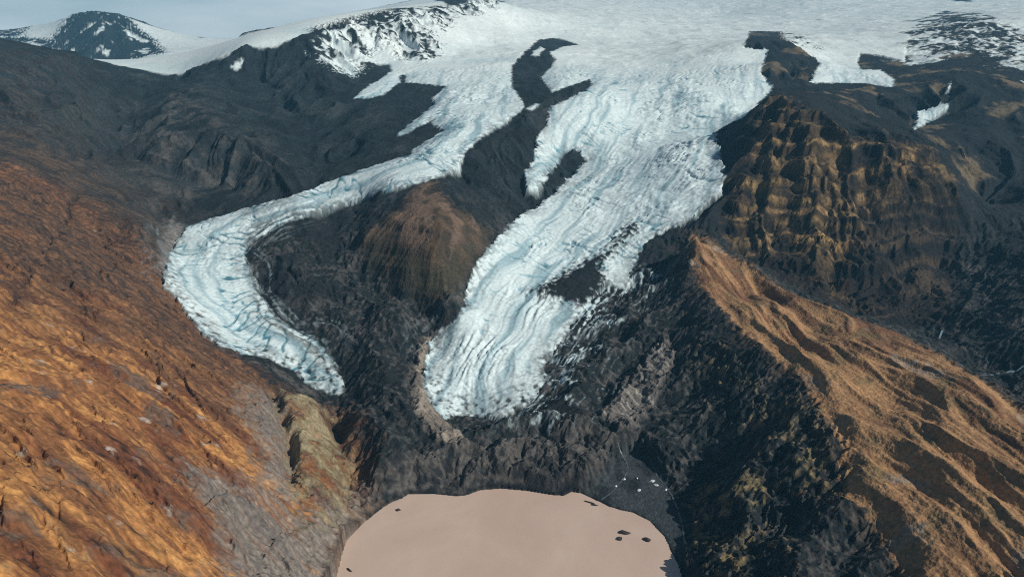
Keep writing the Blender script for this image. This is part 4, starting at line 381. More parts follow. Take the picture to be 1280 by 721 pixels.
crev = sstep(0.15, 0.02, np.abs(perlin(s2/24, d2/85, 193)))*sstep(-0.15, 0.3, fbm(ix/110, iy/110, 3, 194))
crev = np.maximum(crev, 0.8*sstep(0.13, 0.02, np.abs(perlin((s2+0.5*d2)/13, (d2-0.5*s2)/46, 195)))*sstep(-0.05, 0.35, fbm(ix/90, iy/90, 3, 196)))
tex -= crev*3.4*(1-cap)*(1-0.5*lw)
sdi = np.maximum(ice_sd[im], 0)
edge = np.minimum(0.05+sdi/58, 1)
full = np.zeros(X.shape, f4)
full[im] = tex*amod*edge+9*(1-np.exp(-sdi/55))*(1-cap)+cap*3
TEX = np.full(X.shape, 0.6, f4); TEX[im] = (0.5+0.5*np.clip((tex+1.0)/5.0, -1, 1))
LONG = np.zeros(X.shape, f4); LONG[im] = longi
BAND = np.zeros(X.shape, f4); BAND[im] = bandv
TEX[im] -= 0.34*crev*(1-cap)*(1-0.5*lw)
Hd += ICE*(1-MOT)*full
Hd -= (1-ICE)*np.exp(-np.maximum(-ice_sd, 0)/30)*5*sstep(2300, 1900, Y)*(1-MOT)*fade
# shoreline and lake bed
rise = np.clip(-sd_lake, 0, 400)
shore = 0.12*rise+0.3*np.sqrt(rise)
Hd = np.where(sd_lake < 0, np.maximum(Hd, np.minimum(shore, 6)*1.0), -np.minimum(0.25*np.maximum(sd_lake, 0)+0.4, 9)).astype(f4)
Hd = np.where((Z['outwash'] > 0) & (sd_lake < 0), lerp(Hd, np.minimum(shore*0.5+0.4, 5)+fbm(X/14, Y/14, 3, 99)*0.4, Z['outwash']*0.9), Hd).astype(f4)

# ------------------------------------------------------------------ colour of the ground, with some rib shade and a lit facet painted in
def L(r, g, b, k=1.0):
    c = np.array([r, g, b])/255.0
    return (np.where(c <= 0.04045, c/12.92, ((c+0.055)/1.055)**2.4)*k).astype(f4)
C = np.empty(X.shape+(3,), f4)
def mix(col, m):
    global C
    C += m[..., None]*(col-C)
big = fbm(X/160, Y/160, 4, 110); mid = fbm(X/38, Y/38, 4, 113); fine = fbm(X/8, Y/8, 4, 116)
gX, gY = grad(Hd); SL = np.sqrt(gX*gX+gY*gY)
C[:] = L(29, 36, 39)
mix(L(62, 60, 60), sstep(0.05, 0.65, mid+0.5*fine)*lerp(1.0, 0.45, sstep(1200, 1500, Y)))
mix(L(92, 90, 88), valley*sstep(0.15, 0.6, hum2*0.5+0.6*fine+0.3*mid)*0.6)
mix(L(28, 31, 35), sstep(0.0, 0.6, -big+0.4*fine))
MIDM = sstep(1150, 1500, Y)*(1-ICE)
mix(L(36, 48, 54), MIDM*sstep(-0.5, 0.7, mid)*0.7)
mix(L(62, 66, 68), MIDM*sstep(0.0, 0.6, big*0.8+0.35*fine+ERO*0.7)*0.6*(X < 350))
mix(L(30, 35, 40), sstep(150, 400, X)*MIDM*0.75)
mix(L(120, 106, 84), sstep(700, 900, X)*MIDM*sstep(0.15, 0.5, big+0.4*mid)*sstep(1350, 1500, Y)*0.7)
streak = fbm(oc/6.5, oa/110, 5, 120, 0.58); streak2 = fbm(oc/26, oa/170, 4, 126)
mix(lerp(L(54, 60, 64), L(86, 83, 80), sstep(-0.3, 0.5, mid+0.5*fine+ERO*0.5)[..., None]), Z['midlit']*sstep(-0.5, 0.2, big+0.5*mid)*0.75)  # lit facet of the middle mountain's spur, painted paler
# brown upper flank
up = Z['upper']
mix(lerp(L(44, 52, 57), L(74, 72, 70), sstep(-0.3, 0.5, streak+0.4*big)[..., None]), up)
mix(lerp(L(58, 52, 49), L(98, 78, 62), sstep(-0.4, 0.4, streak+0.3*fine)[..., None]), up*sstep(1750, 1200, Y+big*220)*0.9)
mix(L(48, 46, 46), up*sstep(0.1, 0.5, -mid+0.5*streak2))
# orange slope
o = np.clip(Z['orange'], 0, 1)
oc_ = lerp(L(120, 82, 55), L(176, 126, 76), sstep(-0.35, 0.45, streak+0.5*mid)[..., None])
oc_ = lerp(oc_, L(98, 58, 42), (sstep(-0.05, 0.45, streak2-0.2*big+0.3*streak)*0.85)[..., None])
oc_ = lerp(oc_, L(206, 156, 94), (sstep(0.25, 0.7, mid*0.5+fine*0.7-streak2*0.4)*0.6)[..., None])
oc_ = lerp(oc_, L(96, 84, 76), (sstep(0.2, 0.55, fbm(X/55, Y/55, 5, 130)+0.3*fine)*0.75)[..., None])
oc_ = lerp(oc_, L(46, 34, 30), (sstep(0.3, 0.62, fbm(oc/5, oa/30, 4, 133)*0.8+0.3*streak2+0.3*fine)*0.85)[..., None])
oc_ = lerp(oc_, L(170, 160, 150), (sstep(0.5, 0.75, fbm(X/24, Y/24, 5, 136)+0.3*fine)*0.7)[..., None])
oc_ = lerp(oc_, oc_*np.array([0.80, 0.66, 0.62], f4), sstep(680, 930, Y+big*140)[..., None])
mix(oc_, o)
mix(L(44, 36, 32), np.clip(CRK, 0, 1)*0.9)
upo = o*sstep(560, 900, Y+big*120+mid*60)
mix(lerp(L(58, 52, 49), L(104, 78, 60), sstep(-0.4, 0.4, streak+0.3*fine)[..., None]), upo*0.92)
mix(lerp(L(132, 124, 116), L(104, 98, 94), sstep(-0.3, 0.4, streak)[..., None]), np.clip(Z['scree']*sstep(-0.6, 0.0, streak*0.8+0.4*big+0.2), 0, 1))
mix(lerp(L(104, 98, 76), L(142, 130, 104), sstep(-0.3, 0.4, mid+0.4*fine)[..., None]), Z['olive']*sstep(-0.4, 0.3, mid+0.5*fine+0.1))
mix(L(146, 106, 78), Z['olive']*sstep(0.2, 0.5, big+0.5*mid)*0.7)
# knoll
mix(lerp(L(66, 58, 50), L(92, 76, 60), sstep(-0.3, 0.5, mid+ERO)[..., None]), Z['knoll'])
mix(L(62, 60, 48), Z['knoll']*sstep(190, 140, H0+mid*20)*0.8)
mix(L(114, 94, 80), Z['knoll']*sstep(0.25, 0.6, ridged(X/50, Y/80, 3, 140)+0.3*mid)*sstep(165, 200, H0)*0.8)
# cliff: dark beds, tan weathered rock and grassy ledges
bed = fbm(zc/13, X/500, 4, 144, 0.6)
mix(lerp(L(32, 31, 33), L(74, 63, 52), sstep(-0.3, 0.35, bed+0.3*fine)[..., None]), Z['cliff']*0.9)

mix(lerp(L(118, 96, 66), L(164, 136, 94), sstep(-0.3, 0.5, fine)[..., None]), Z['tan']*sstep(-0.1, 0.4, col*0.7+mid*0.5-0.15+0.35*bed)*0.85)
bedl = ridged(zc/15, X/600+Y/600, 3, 143)
mix(L(24, 25, 28), Z['cliff']*sstep(0.25, 0.6, bedl+0.25*fine)*0.75)
# spur
sc = lerp(L(118, 86, 62), L(162, 126, 90), sstep(-0.4, 0.5, rib2+0.4*mid)[..., None])
spn = fbm(sp_c/13, sp_a/110, 5, 145, 0.58)
sc = lerp(sc, L(94, 64, 48), (sstep(-0.1, 0.45, big*0.7+0.7*spn)*0.85)[..., None])
sc = lerp(sc, L(110, 98, 70), (sstep(0.1, 0.5, mid*0.8+0.4*fine)*0.65)[..., None])
sc = lerp(sc, L(140, 132, 122), (sstep(0.3, 0.6, fbm(X/70, Y/70, 5, 147)+0.2*fine)*0.7)[..., None])
sc = lerp(sc, L(52, 46, 42), (sstep(0.35, 0.95, -rib+0.5*mid+0.3*fine)*0.5)[..., None])  # shade in the troughs between ribs, painted as darker colour
mix(L(84, 72, 60), np.exp(-(np.maximum(-SD('slab'), 0)/22)**2)*(1-Z['slab'])*sstep(-0.4, 0.3, mid+fine*0.7)*0.7*(1-ICE)*(X > 150))
mix(sc, Z['slab'])
mix(lerp(L(88, 80, 58), L(132, 116, 80), sstep(-0.3, 0.4, fine)[..., None]), Z['yellow']*sstep(-0.05, 0.45, mid*0.6+0.7*fine+ERO*0.5)*0.85)
# moraines
mix(lerp(L(150, 145, 138), L(100, 96, 93), sstep(-0.2, 0.5, ridged(gs_a/7, oc/60, 3, 150))[..., None]), Z['greystrip'])
mix(lerp(L(140, 131, 121), L(104, 98, 92), sstep(-0.2, 0.5, mid)[..., None]), Z['greyridge'])
mix(lerp(L(44, 45, 48), L(96, 92, 88), sstep(-0.05, 0.65, hum2*0.7+0.5*mid+0.3*fine)[..., None]), Z['mounds']*0.8)
mix(lerp(L(34, 40, 44), L(58, 62, 64), sstep(-0.4, 0.5, mid+0.6*fine)[..., None]), Z['outwash']*0.9)
mix(L(70, 76, 80), Z['outwash']*sstep(0.1, 0.5, ridged(wcx/30, wcy/60, 3, 155))*0.6)
mix(L(126, 124, 122), Z['fan']*0.8)
# snow and ice
icec = lerp(L(142, 182, 194), L(210, 226, 229), sstep(0.25, 0.75, TEX)[..., None])
icec = lerp(icec, L(130, 164, 176), (sstep(-0.05, 0.5, BAND)*0.8*sstep(2900, 2300, Y))[..., None])
icec = lerp(icec, L(62, 112, 128), (sstep(0.42, 0.1, TEX)*sstep(2600, 1900, Y)*0.9)[..., None])
snow = L(222, 232, 232)
icec = lerp(icec, snow, (sstep(2000, 2800, Y+big*250)*0.85)[..., None])
dirt = sstep(0.25, 0.7, fbm(d_ := (X*0.6-Y*0.8)/14, (X*0.8+Y*0.6)/60, 4, 160)+0.3*fine-0.5*sstep(900, 1300, Y))*0.35
near_edge = np.exp(-np.maximum(ice_sd, 0)/(14+0.004*Y))*sstep(2200, 1600, Y)
icec = lerp(icec, L(70, 78, 84), np.clip(dirt*sstep(2000, 1500, Y)+near_edge*sstep(-0.3, 0.3, fine+mid)*0.8, 0, 1)[..., None])
patch = np.clip(DEB, 0, 1)
IW = ICE.copy()
IW *= 1-patch*sstep(1.0, 0.55, LONG*0.5+0.5*fine-0.6*sstep(-4, 16, deb_sd))
# dirt-covered margins of the left tongue and the snout
toe = np.clip(sstep(1000, 850, Y)*sstep(75, 8, ice_sd)+sstep(1150, 1000, Y)*sstep(40, 5, ice_sd)*(X < -150)*0.7, 0, 1)*ICE
IW *= 1-toe*sstep(-0.25, 0.25, fbm(X/10, Y/10, 4, 165)-0.25)*0.95
# snow caught in the lee of rock ribs
mf = sstep(3000, 4500, Y)
mot = sstep(-0.15, 0.1, -ERO*0.9-0.3*Z['peak']+0.6*lerp(fbm(X/26, Y/26, 4, 170), fbm(X/130, Y/130, 4, 171), mf)+0.25*big+(1.15-MOT)*lerp(-0.7, 0.8, sstep(-260, 200, sd_ice+fbm(X/210, Y/210, 4, 69)*160)))
IW = np.where(MOT > 0.005, lerp(IW, mot, sstep(0.0, 0.2, MOT)), IW)
IW *= 1-OUTC
# scraps of ice still showing through the debris beside the snout
scr = (sstep(-130, -20, ice_sd)*(1-ICE)*sstep(1250, 1150, Y)*sstep(-40, 60, X)*(1-Z['slab'])*(1-Z['greystrip']))
IW = np.maximum(IW, scr*sstep(0.52, 0.66, ridged((X*0.5+Y*0.86)/45, (X*0.86-Y*0.5)/11, 3, 172)*0.75+0.3*fbm(X/45, Y/45, 3, 175)+0.22*sstep(-60, -5, ice_sd)))
scrL = sstep(-55, -5, ice_sd)*(1-ICE)*sstep(-60, -200, X)*sstep(1300, 1200, Y)*sstep(900, 1000, Y)*(1-Z['upper'])*(1-Z['orange'])*(1-Z['fan'])
arc = ridged(sd_ice/15+0.7*perlin(X/50, Y/50, 179), (X+Y)/160, 3, 178, 0.55)
IW = np.maximum(IW, scrL*sstep(0.38, 0.62, arc*0.75+0.3*fine+0.25*mid)*0.75)
inner = sstep(62, 6, ice_sd)*ICE*sstep(1380, 1250, Y)*sstep(900, 980, Y)*sstep(-60, -160, X)*sstep(-10, 20, X-(-430+(1200-Y)*0.42)+60)
IW *= 1-inner*sstep(0.15, 0.55, arc*0.8+0.3*fine)*0.85
IW = np.clip(IW, 0, 1)
mix(icec, IW)
C *= (1-0.45*sstep(5.0, 0.5, -sd_lake+nz_edge*2)*(sd_lake < 0))[..., None]     # wet shore
C *= (0.97+0.2*fbm(X/3.2, Y/3.2, 2, 180)+0.22*(1-IW)*fbm(oc/1.3, oa/4.5, 2, 182))[..., None]
C = np.clip(C, 0.004, 0.86)

# ------------------------------------------------------------------ materials
def new_mat(name):
    m = bpy.data.materials.new(name); m.use_nodes = True
    nt = m.node_tree
    return m, nt, nt.nodes['Principled BSDF']
def ground_mat(name, bump_dist, scales, speck):
    m, nt, b = new_mat(name)
    N = nt.nodes.new
    at = N('ShaderNodeAttribute'); at.attribute_name = 'ground'
    geo = N('ShaderNodeNewGeometry')
    n1 = N('ShaderNodeTexNoise'); n1.inputs['Scale'].default_value = scales[0]; n1.inputs['Detail'].default_value = 5
    n2 = N('ShaderNodeTexVoronoi'); n2.inputs['Scale'].default_value = scales[1]
    for n in (n1, n2): nt.links.new(geo.outputs['Position'], n.inputs['Vector'])
    mr = N('ShaderNodeMapRange'); mr.inputs['From Min'].default_value = 0.3; mr.inputs['From Max'].default_value = 0.7
    mr.inputs['To Min'].default_value = 1-speck; mr.inputs['To Max'].default_value = 1+speck
    nt.links.new(n1.outputs['Fac'], mr.inputs['Value'])
    bare = N('ShaderNodeMapRange')            # 0 on snow and ice, 1 on bare ground (the alpha holds the share of ice)
    bare.inputs['To Min'].default_value = 1.0; bare.inputs['To Max'].default_value = 0.12
    nt.links.new(at.outputs['Alpha'], bare.inputs['Value'])
    ones = N('ShaderNodeMix'); ones.data_type = 'FLOAT'; ones.inputs['A'].default_value = 1.0
    nt.links.new(bare.outputs['Result'], ones.inputs['Factor']); nt.links.new(mr.outputs['Result'], ones.inputs['B'])
    mul = N('ShaderNodeVectorMath'); mul.operation = 'SCALE'
    nt.links.new(at.outputs['Color'], mul.inputs[0]); nt.links.new(ones.outputs['Result'], mul.inputs['Scale'])
    nt.links.new(mul.outputs['Vector'], b.inputs['Base Color'])
    ad = N('ShaderNodeMath'); ad.operation = 'MULTIPLY_ADD'; ad.inputs[1].default_value = 0.5
    nt.links.new(n2.outputs['Distance'], ad.inputs[0]); nt.links.new(n1.outputs['Fac'], ad.inputs[2])
    bp = N('ShaderNodeBump'); bp.inputs['Strength'].default_value = 0.7; bp.inputs['Distance'].default_value = bump_dist
    nt.links.new(ad.outputs[0], bp.inputs['Height']); nt.links.new(bp.outputs['Normal'], b.inputs['Normal'])
    bs = N('ShaderNodeMath'); bs.operation = 'MULTIPLY'; bs.inputs[1].default_value = 0.7
    nt.links.new(bare.outputs['Result'], bs.inputs[0]); nt.links.new(bs.outputs[0], bp.inputs['Strength'])
    ro = N('ShaderNodeMapRange'); ro.inputs['To Min'].default_value = 0.95; ro.inputs['To Max'].default_value = 0.6
    nt.links.new(at.outputs['Alpha'], ro.inputs['Value']); nt.links.new(ro.outputs['Result'], b.inputs['Roughness'])
    b.inputs['Specular IOR Level'].default_value = 0.2
    return m
M_rock = M_ice = ground_mat('rock_and_ice', 1.6, (0.22, 0.35), 0.28)

# ------------------------------------------------------------------ pieces of the ground, cut from the one sheet
nx_, ny_ = -gX, -gY
nl = 1/np.sqrt(nx_*nx_+ny_*ny_+1)
NRM = np.stack([nx_*nl, ny_*nl, nl], -1).astype(f4)
def fc(A): return (A[:-1, :-1]+A[1:, 1:])*0.5      # one value per face
region = np.zeros((NY-1, NX-1), np.int16)
names = []
def claim(mask, name, **kw):
    names.append((name, kw)); region[mask] = len(names)
fX, fY = fc(X), fc(Y)
fice = fc(ICE) > 0.5
SDf = {k: fc(SD(k)) for k in ('orange', 'upper', 'slab', 'knoll', 'cliff', 'greystrip', 'greyridge', 'mounds', 'outwash', 'mottle1', 'mottle2', 'peak', 'beyond')}
claim(region == 0, 'valley_floor', kind='structure', label='dark rubbly moraine and debris covered ice filling the valley floor', mat=M_rock)
claim((fY > 1240) & (fX < -90), 'mountain', kind='structure', label='dull grey brown mountain face behind the curving ice tongue', mat=M_rock)
claim((fY > 1150) & (fX > 230), 'mountain', kind='structure', label='dark blue grey mountain slopes behind the tan cliff', mat=M_rock)
claim((SDf['upper'] > 0) | ((fX < -560) & (fY < 1240) & (SDf['orange'] < 0)), 'mountainside', kind='structure', label='brown grey upper flank of the near mountain', mat=M_rock)
claim((SDf['orange'] > 0) | ((fX < -150-0*fY) & (fY < 520)), 'hillside', kind='structure', label='steep orange and rust coloured grassy hillside above the lake', mat=M_rock)
claim(SDf['knoll'] > 0, 'hill', kind='structure', label='rounded brown knoll standing between the two ice tongues', mat=M_rock)
claim(SDf['cliff'] > 0, 'cliff', kind='structure', label='tan and dark layered rock cliff above the gorge', mat=M_rock)
claim(SDf['slab'] > 0, 'ridge', kind='structure', label='long ribbed tan spur with a sharp crest above dark scarp', mat=M_rock)
claim(SDf['outwash'] > 0, 'outwash_plain', kind='structure', label='flat dark gravel plain beside the lake', mat=M_rock)
claim(SDf['greystrip'] > 0, 'moraine_ridge', kind='structure', label='pale grey fluted lateral moraine below the black debris', mat=M_rock)
claim(SDf['greyridge'] > 0, 'moraine_ridge', kind='structure', label='narrow pale grey moraine crest along the edge of the broad ice tongue', mat=M_rock)
lf = np.zeros(X.shape, bool); lf[im] = isleft; lf = lf[:-1, :-1]
claim(fice & (fY > 2300), 'snowfield', kind='structure', label='smooth white snow of the ice cap below the clouds', mat=M_ice)
claim(fice & (fY <= 2300) & lf, 'glacier', category='glacier', group='glacier tongues flowing from the ice cap', label='narrow white glacier tongue that bends around the brown knoll', mat=M_ice)
claim(fice & (fY <= 2300) & ~lf, 'glacier', category='glacier', group='glacier tongues flowing from the ice cap', label='broad crevassed glacier tongue with an icefall, ending above the lake', mat=M_ice)
claim((SDf['beyond'] > 0), 'snowfield', kind='structure', label='distant white snowfield behind the dark mountain pass', mat=M_ice)
claim((SDf['peak'] > 0), 'mountain', kind='structure', label='distant blue rock peak streaked with snow', mat=M_ice)
for k, lab in (('sn1', 'arrow shaped white snow patch in the dark bowl behind the cliff'), ('sn2', 'small snow patch on the rock rib between the two ice tongues'), ('sn3', 'small snow sliver on the crest of the grey mountain'),
               ('sn4', 'small snow strip on the dark rock island in the ice'), ('sn5', 'tiny snow fleck above the arrow shaped snow patch')):
    claim(fc(SD(k)+nz_edge*1.5*PX) > 0, 'snow_patch', category='snow patch', group='snow patches lying on bare rock', label=lab, mat=M_ice)
vid = np.arange(NY*NX, dtype=np.int64).reshape(NY, NX)
quads = np.stack([vid[:-1, :-1], vid[:-1, 1:], vid[1:, 1:], vid[1:, :-1]], -1)
P3 = np.stack([X, Y, Hd], -1).reshape(-1, 3).astype(f4)
Cf = np.concatenate([C, IW[..., None].astype(f4)], -1).reshape(-1, 4)
Nf = NRM.reshape(-1, 3)
def props(o, label=None, category=None, kind=None, group=None):
    for k, v in (('label', label), ('category', category), ('kind', kind), ('group', group)):
        if v: o[k] = v
def link(o): bpy.context.scene.collection.objects.link(o); return o
for i, (name, kw) in enumerate(names):
    q = quads[region == i+1]
    if len(q) < 4: continue
    used, inv = np.unique(q.ravel(), return_inverse=True)
    me = bpy.data.meshes.new(name)
    me.vertices.add(len(used)); me.loops.add(len(inv)); me.polygons.add(len(q))
    me.vertices.foreach_set('co', P3[used].ravel())
    me.loops.foreach_set('vertex_index', inv.astype(np.int32).ravel())
    me.polygons.foreach_set('loop_start', np.arange(0, len(q)*4, 4, dtype=np.int32))
    me.update(calc_edges=True)
    ca = me.color_attributes.new('ground', 'FLOAT_COLOR', 'POINT')
    ca.data.foreach_set('color', Cf[used].ravel())
    me.polygons.foreach_set('use_smooth', np.ones(len(q), bool))
    me.normals_split_custom_set_from_vertices(Nf[used])
    kw = dict(kw); me.materials.append(kw.pop('mat'))
    o = link(bpy.data.objects.new(name, me)); props(o, **kw)

rows = np.arange(NY)
def ground_z(x, y):
    t = np.interp(y, ysf, rows); s_ = (x/halfw(y)+1)*0.5*(NX-1)
    i = int(np.clip(t, 0, NY-2)); j = int(np.clip(s_, 0, NX-2)); a = t-i; b = s_-j
    return float((Hd[i, j]*(1-b)+Hd[i, j+1]*b)*(1-a)+(Hd[i+1, j]*(1-b)+Hd[i+1, j+1]*b)*a)

# ------------------------------------------------------------------ lake
def mesh_obj(name, vs, fs, mat, smooth=False, parent=None):
    me = bpy.data.meshes.new(name); me.from_pydata(vs, [], fs); me.update()
    me.materials.append(mat)
    if smooth: me.polygons.foreach_set('use_smooth', [True]*len(me.polygons))
    o = link(bpy.data.objects.new(name, me))
    if parent: o.parent = parent
    return o
m, nt, b = new_mat('silty_water')
geo = nt.nodes.new('ShaderNodeNewGeometry')
n1 = nt.nodes.new('ShaderNodeTexNoise'); n1.inputs['Scale'].default_value = 0.009; n1.inputs['Detail'].default_value = 6; n1.inputs['Distortion'].default_value = 2.2
nt.links.new(geo.outputs['Position'], n1.inputs['Vector'])
cr = nt.nodes.new('ShaderNodeValToRGB')
cr.color_ramp.elements[0].position = 0.3; cr.color_ramp.elements[0].color = (*L(187, 163, 148, 1.1), 1)
cr.color_ramp.elements[1].position = 0.75; cr.color_ramp.elements[1].color = (*L(194, 174, 159, 1.12), 1)
nt.links.new(n1.outputs['Fac'], cr.inputs['Fac']); nt.links.new(cr.outputs['Color'], b.inputs['Base Color'])
b.inputs['Roughness'].default_value = 0.18; b.inputs['Specular IOR Level'].default_value = 0.5
n2 = nt.nodes.new('ShaderNodeTexNoise'); n2.inputs['Scale'].default_value = 0.5; n2.inputs['Detail'].default_value = 3
nt.links.new(geo.outputs['Position'], n2.inputs['Vector'])
bp = nt.nodes.new('ShaderNodeBump'); bp.inputs['Distance'].default_value = 0.12; bp.inputs['Strength'].default_value = 0.4
nt.links.new(n2.outputs['Fac'], bp.inputs['Height']); nt.links.new(bp.outputs['Normal'], b.inputs['Normal'])
M_water = m
o = mesh_obj('lake', [(-240, 120, 0), (240, 120, 0), (240, 720, 0), (-240, 720, 0)], [(0, 1, 2, 3)], M_water)
props(o, kind='structure', label='still lake of pinkish beige silty meltwater')

# ------------------------------------------------------------------ drifting ice, stranded blocks
def plain(name, col, rough=0.9, sc_=0.6, var=0.3, bump=0.3):
    m, nt, b = new_mat(name)
    geo = nt.nodes.new('ShaderNodeNewGeometry')
    n = nt.nodes.new('ShaderNodeTexNoise'); n.inputs['Scale'].default_value = sc_; n.inputs['Detail'].default_value = 6
    nt.links.new(geo.outputs['Position'], n.inputs['Vector'])
    r = nt.nodes.new('ShaderNodeValToRGB')
    r.color_ramp.elements[0].position = 0.3; r.color_ramp.elements[0].color = (*(col*(1-var)), 1)
    r.color_ramp.elements[1].position = 0.7; r.color_ramp.elements[1].color = (*np.minimum(col*(1+var), 0.9), 1)
    nt.links.new(n.outputs['Fac'], r.inputs['Fac']); nt.links.new(r.outputs['Color'], b.inputs['Base Color'])
    bp = nt.nodes.new('ShaderNodeBump'); bp.inputs['Distance'].default_value = bump
    nt.links.new(n.outputs['Fac'], bp.inputs['Height']); nt.links.new(bp.outputs['Normal'], b.inputs['Normal'])
    b.inputs['Roughness'].default_value = rough
    return m
M_floe = plain('sooty_ice', L(48, 42, 42)); M_white = plain('clean_ice', L(206, 216, 220), 0.6, 0.4, 0.12); M_stream = plain('white_water', L(112, 132, 142), 0.3, 0.2, 0.5); M_brook = plain('brook_water', L(84, 94, 98), 0.3, 0.2, 0.5)
def chunk(name, seed, lx_, ly_, lz_, rot, base, mat, sink=0.3):
    """an angular lump of ice: a cut and weathered block"""
    import bmesh
    from mathutils import Vector, Matrix, noise
    r = random.Random(seed); bm = bmesh.new()
    bmesh.ops.create_icosphere(bm, subdivisions=4, radius=1)
    cuts = []
    for _ in range(11):
        n = Vector((r.uniform(-1, 1), r.uniform(-1, 1), r.uniform(-0.3, 1))).normalized(); cuts.append((n, r.uniform(0.45, 0.85)))
    for v in bm.verts:
        for n, dd in cuts:
            e = v.co.dot(n)-dd
            if e > 0: v.co -= n*e
        v.co *= 1+0.16*noise.noise(v.co*2.3+Vector((seed*3.1, 0, 0)))+0.06*noise.noise(v.co*7)
        v.co.x *= lx_; v.co.y *= ly_; v.co.z = v.co.z*lz_ + lz_*(1-2*sink)*0.5
    bmesh.ops.rotate(bm, cent=(0, 0, 0), matrix=Matrix.Rotation(rot, 3, 'Z'), verts=bm.verts)
    me = bpy.data.meshes.new(name); bm.to_mesh(me); bm.free(); me.materials.append(mat)
    o = link(bpy.data.objects.new(name, me)); o.location = base
    return o
FL = [(4.4, 2.6, 2.0, .2, 'small dark floe alone near the upper corner of the lake'), (8.5, 2.0, 1.3, -.35, 'long thin dark floe nearest the gravel shore of the lake'), (5.5, 1.7, 1.2, -.3, 'shorter thin dark floe just below the long thin one'),
      (7.0, 4.2, 2.8, .1, 'largest dark dirty floe, humped, in the pair near the shore'), (4.6, 3.2, 2.0, .5, 'smaller dark floe below the large humped one'), (5.6, 3.8, 2.4, -.1, 'blocky dark floe alone nearest the curving shore'), (4.8, 1.8, 1.5, -.7, 'narrow dark floe alone by the orange hillside shore')]
for i, ((x, y), (a, b_, c, r, lab)) in enumerate(zip(DATA['floes'], FL)):
    o = chunk('ice_floe', i+1, a, b_, c, r, (x, y, 0), M_floe); props(o, label=lab, category='ice floe', group='dirty ice floes drifting on the lake')
BL = [(2.6, 2.0, 1.8, .3), (2.2, 1.7, 1.4, .1), (4.2, 2.2, 2.0, .1), (4.6, 2.4, 2.0, 0), (2.8, 2.4, 2.0, .4), (1.8, 1.6, 1.4, 1), (2.0, 1.4, 1.2, .6)]
BLAB = ['white ice block by the stream at the head of the gravel plain', 'small low white ice block beside the hillocks edge of the gravel plain', 'long white ice block, upper one of two lying together on the gravel', 'longest white ice block, lower one of two lying together on the gravel',
        'stubby white ice block on the gravel closest to the lake', 'tiny white ice block in the middle of the gravel plain', 'small white ice block alone at the foot of the dark scarp']
for i, ((x, y), (a, b_, c, r)) in enumerate(zip(DATA['blocks'], BL)):
    o = chunk('ice_block', i+30, a, b_, c, r, (x, y, ground_z(x, y)), M_white, 0.25); props(o, label=BLAB[i], category='ice block', group='white ice blocks stranded on the gravel')
def stream(name, pl, width, mat, label):
    p = [np.array(q, float) for q in pl]
    vs, fs = [], []
    for i, q in enumerate(p):
        t = p[min(i+1, len(p)-1)]-p[max(i-1, 0)]; t /= np.linalg.norm(t)+1e-6; n = np.array([-t[1], t[0]])
        w = width*(0.7+0.6*random.random())
        for k in (-1, -.33, .33, 1):
            a = q+n*w*k; vs.append((a[0], a[1], ground_z(a[0], a[1])+0.25))
        if i:
            for k in range(3): fs.append((4*i-4+k, 4*i-3+k, 4*i+1+k, 4*i+k))
    o = mesh_obj(name, vs, fs, mat, True); props(o, kind='structure', label=label)
if len(DATA['streams']['gorge']) > 2: stream('river', DATA['streams']['gorge'], 1.5, M_stream, 'white water river at the bottom of the dark gorge')
o = chunk('gravel_bar', 77, 8.5, 2.6, 0.9, -0.35, (*DATA['sandbar'], 0), M_floe, 0.3); props(o, kind='structure', label='tiny grey gravel bar at the head of the lake')
stream('stream', DATA['streams']['outlet'], 0.8, M_brook, 'thin meltwater stream crossing the gravel plain')
stream('stream', DATA['streams']['side'], 0.9, M_brook, 'meltwater channel along the foot of the dark scarp')

# ------------------------------------------------------------------ air, light, camera
hz = bpy.data.materials.new('haze'); hz.use_nodes = True; nt = hz.node_tree; nt.nodes.clear()
out = nt.nodes.new('ShaderNodeOutputMaterial'); pv = nt.nodes.new('ShaderNodeVolumePrincipled')
pv.inputs['Color'].default_value = (0.22, 0.62, 0.95, 1); pv.inputs['Density'].default_value = 5.5e-5
nt.links.new(pv.outputs['Volume'], out.inputs['Volume'])
zt = float(Hd.max())+30; zb = float(Hd.min())-2; xm = float(X.max())+60; y0 = -700; y1 = 14600
vs = [(sx*xm, yy_, zz) for zz in (zb, zt) for yy_ in (y0, y1) for sx in (-1, 1)]
o = mesh_obj('haze', vs, [(0, 2, 3, 1), (4, 5, 7, 6), (0, 1, 5, 4), (2, 6, 7, 3), (0, 4, 6, 2), (1, 3, 7, 5)], hz)
props(o, kind='stuff', label='thin blue mountain haze')

S_AZ, S_EL = math.radians(112), math.radians(36)     # azimuth from +Y towards +X
sun = bpy.data.lights.new('sun', 'SUN'); sun.energy = 4.6; sun.angle = math.radians(0.5); sun.color = (1.0, 0.945, 0.84)
so = link(bpy.data.objects.new('sun', sun))
from mathutils import Vector
dv = Vector((math.sin(S_AZ)*math.cos(S_EL), math.cos(S_AZ)*math.cos(S_EL), math.sin(S_EL)))
so.rotation_euler = dv.to_track_quat('Z', 'Y').to_euler()
w = bpy.data.worlds.new('World'); bpy.context.scene.world = w; w.use_nodes = True; nt = w.node_tree
bg = nt.nodes['Background']
sky = nt.nodes.new('ShaderNodeTexSky'); sky.sky_type = 'NISHITA'; sky.sun_disc = False
sky.sun_elevation = S_EL; sky.sun_rotation = S_AZ; sky.altitude = 600
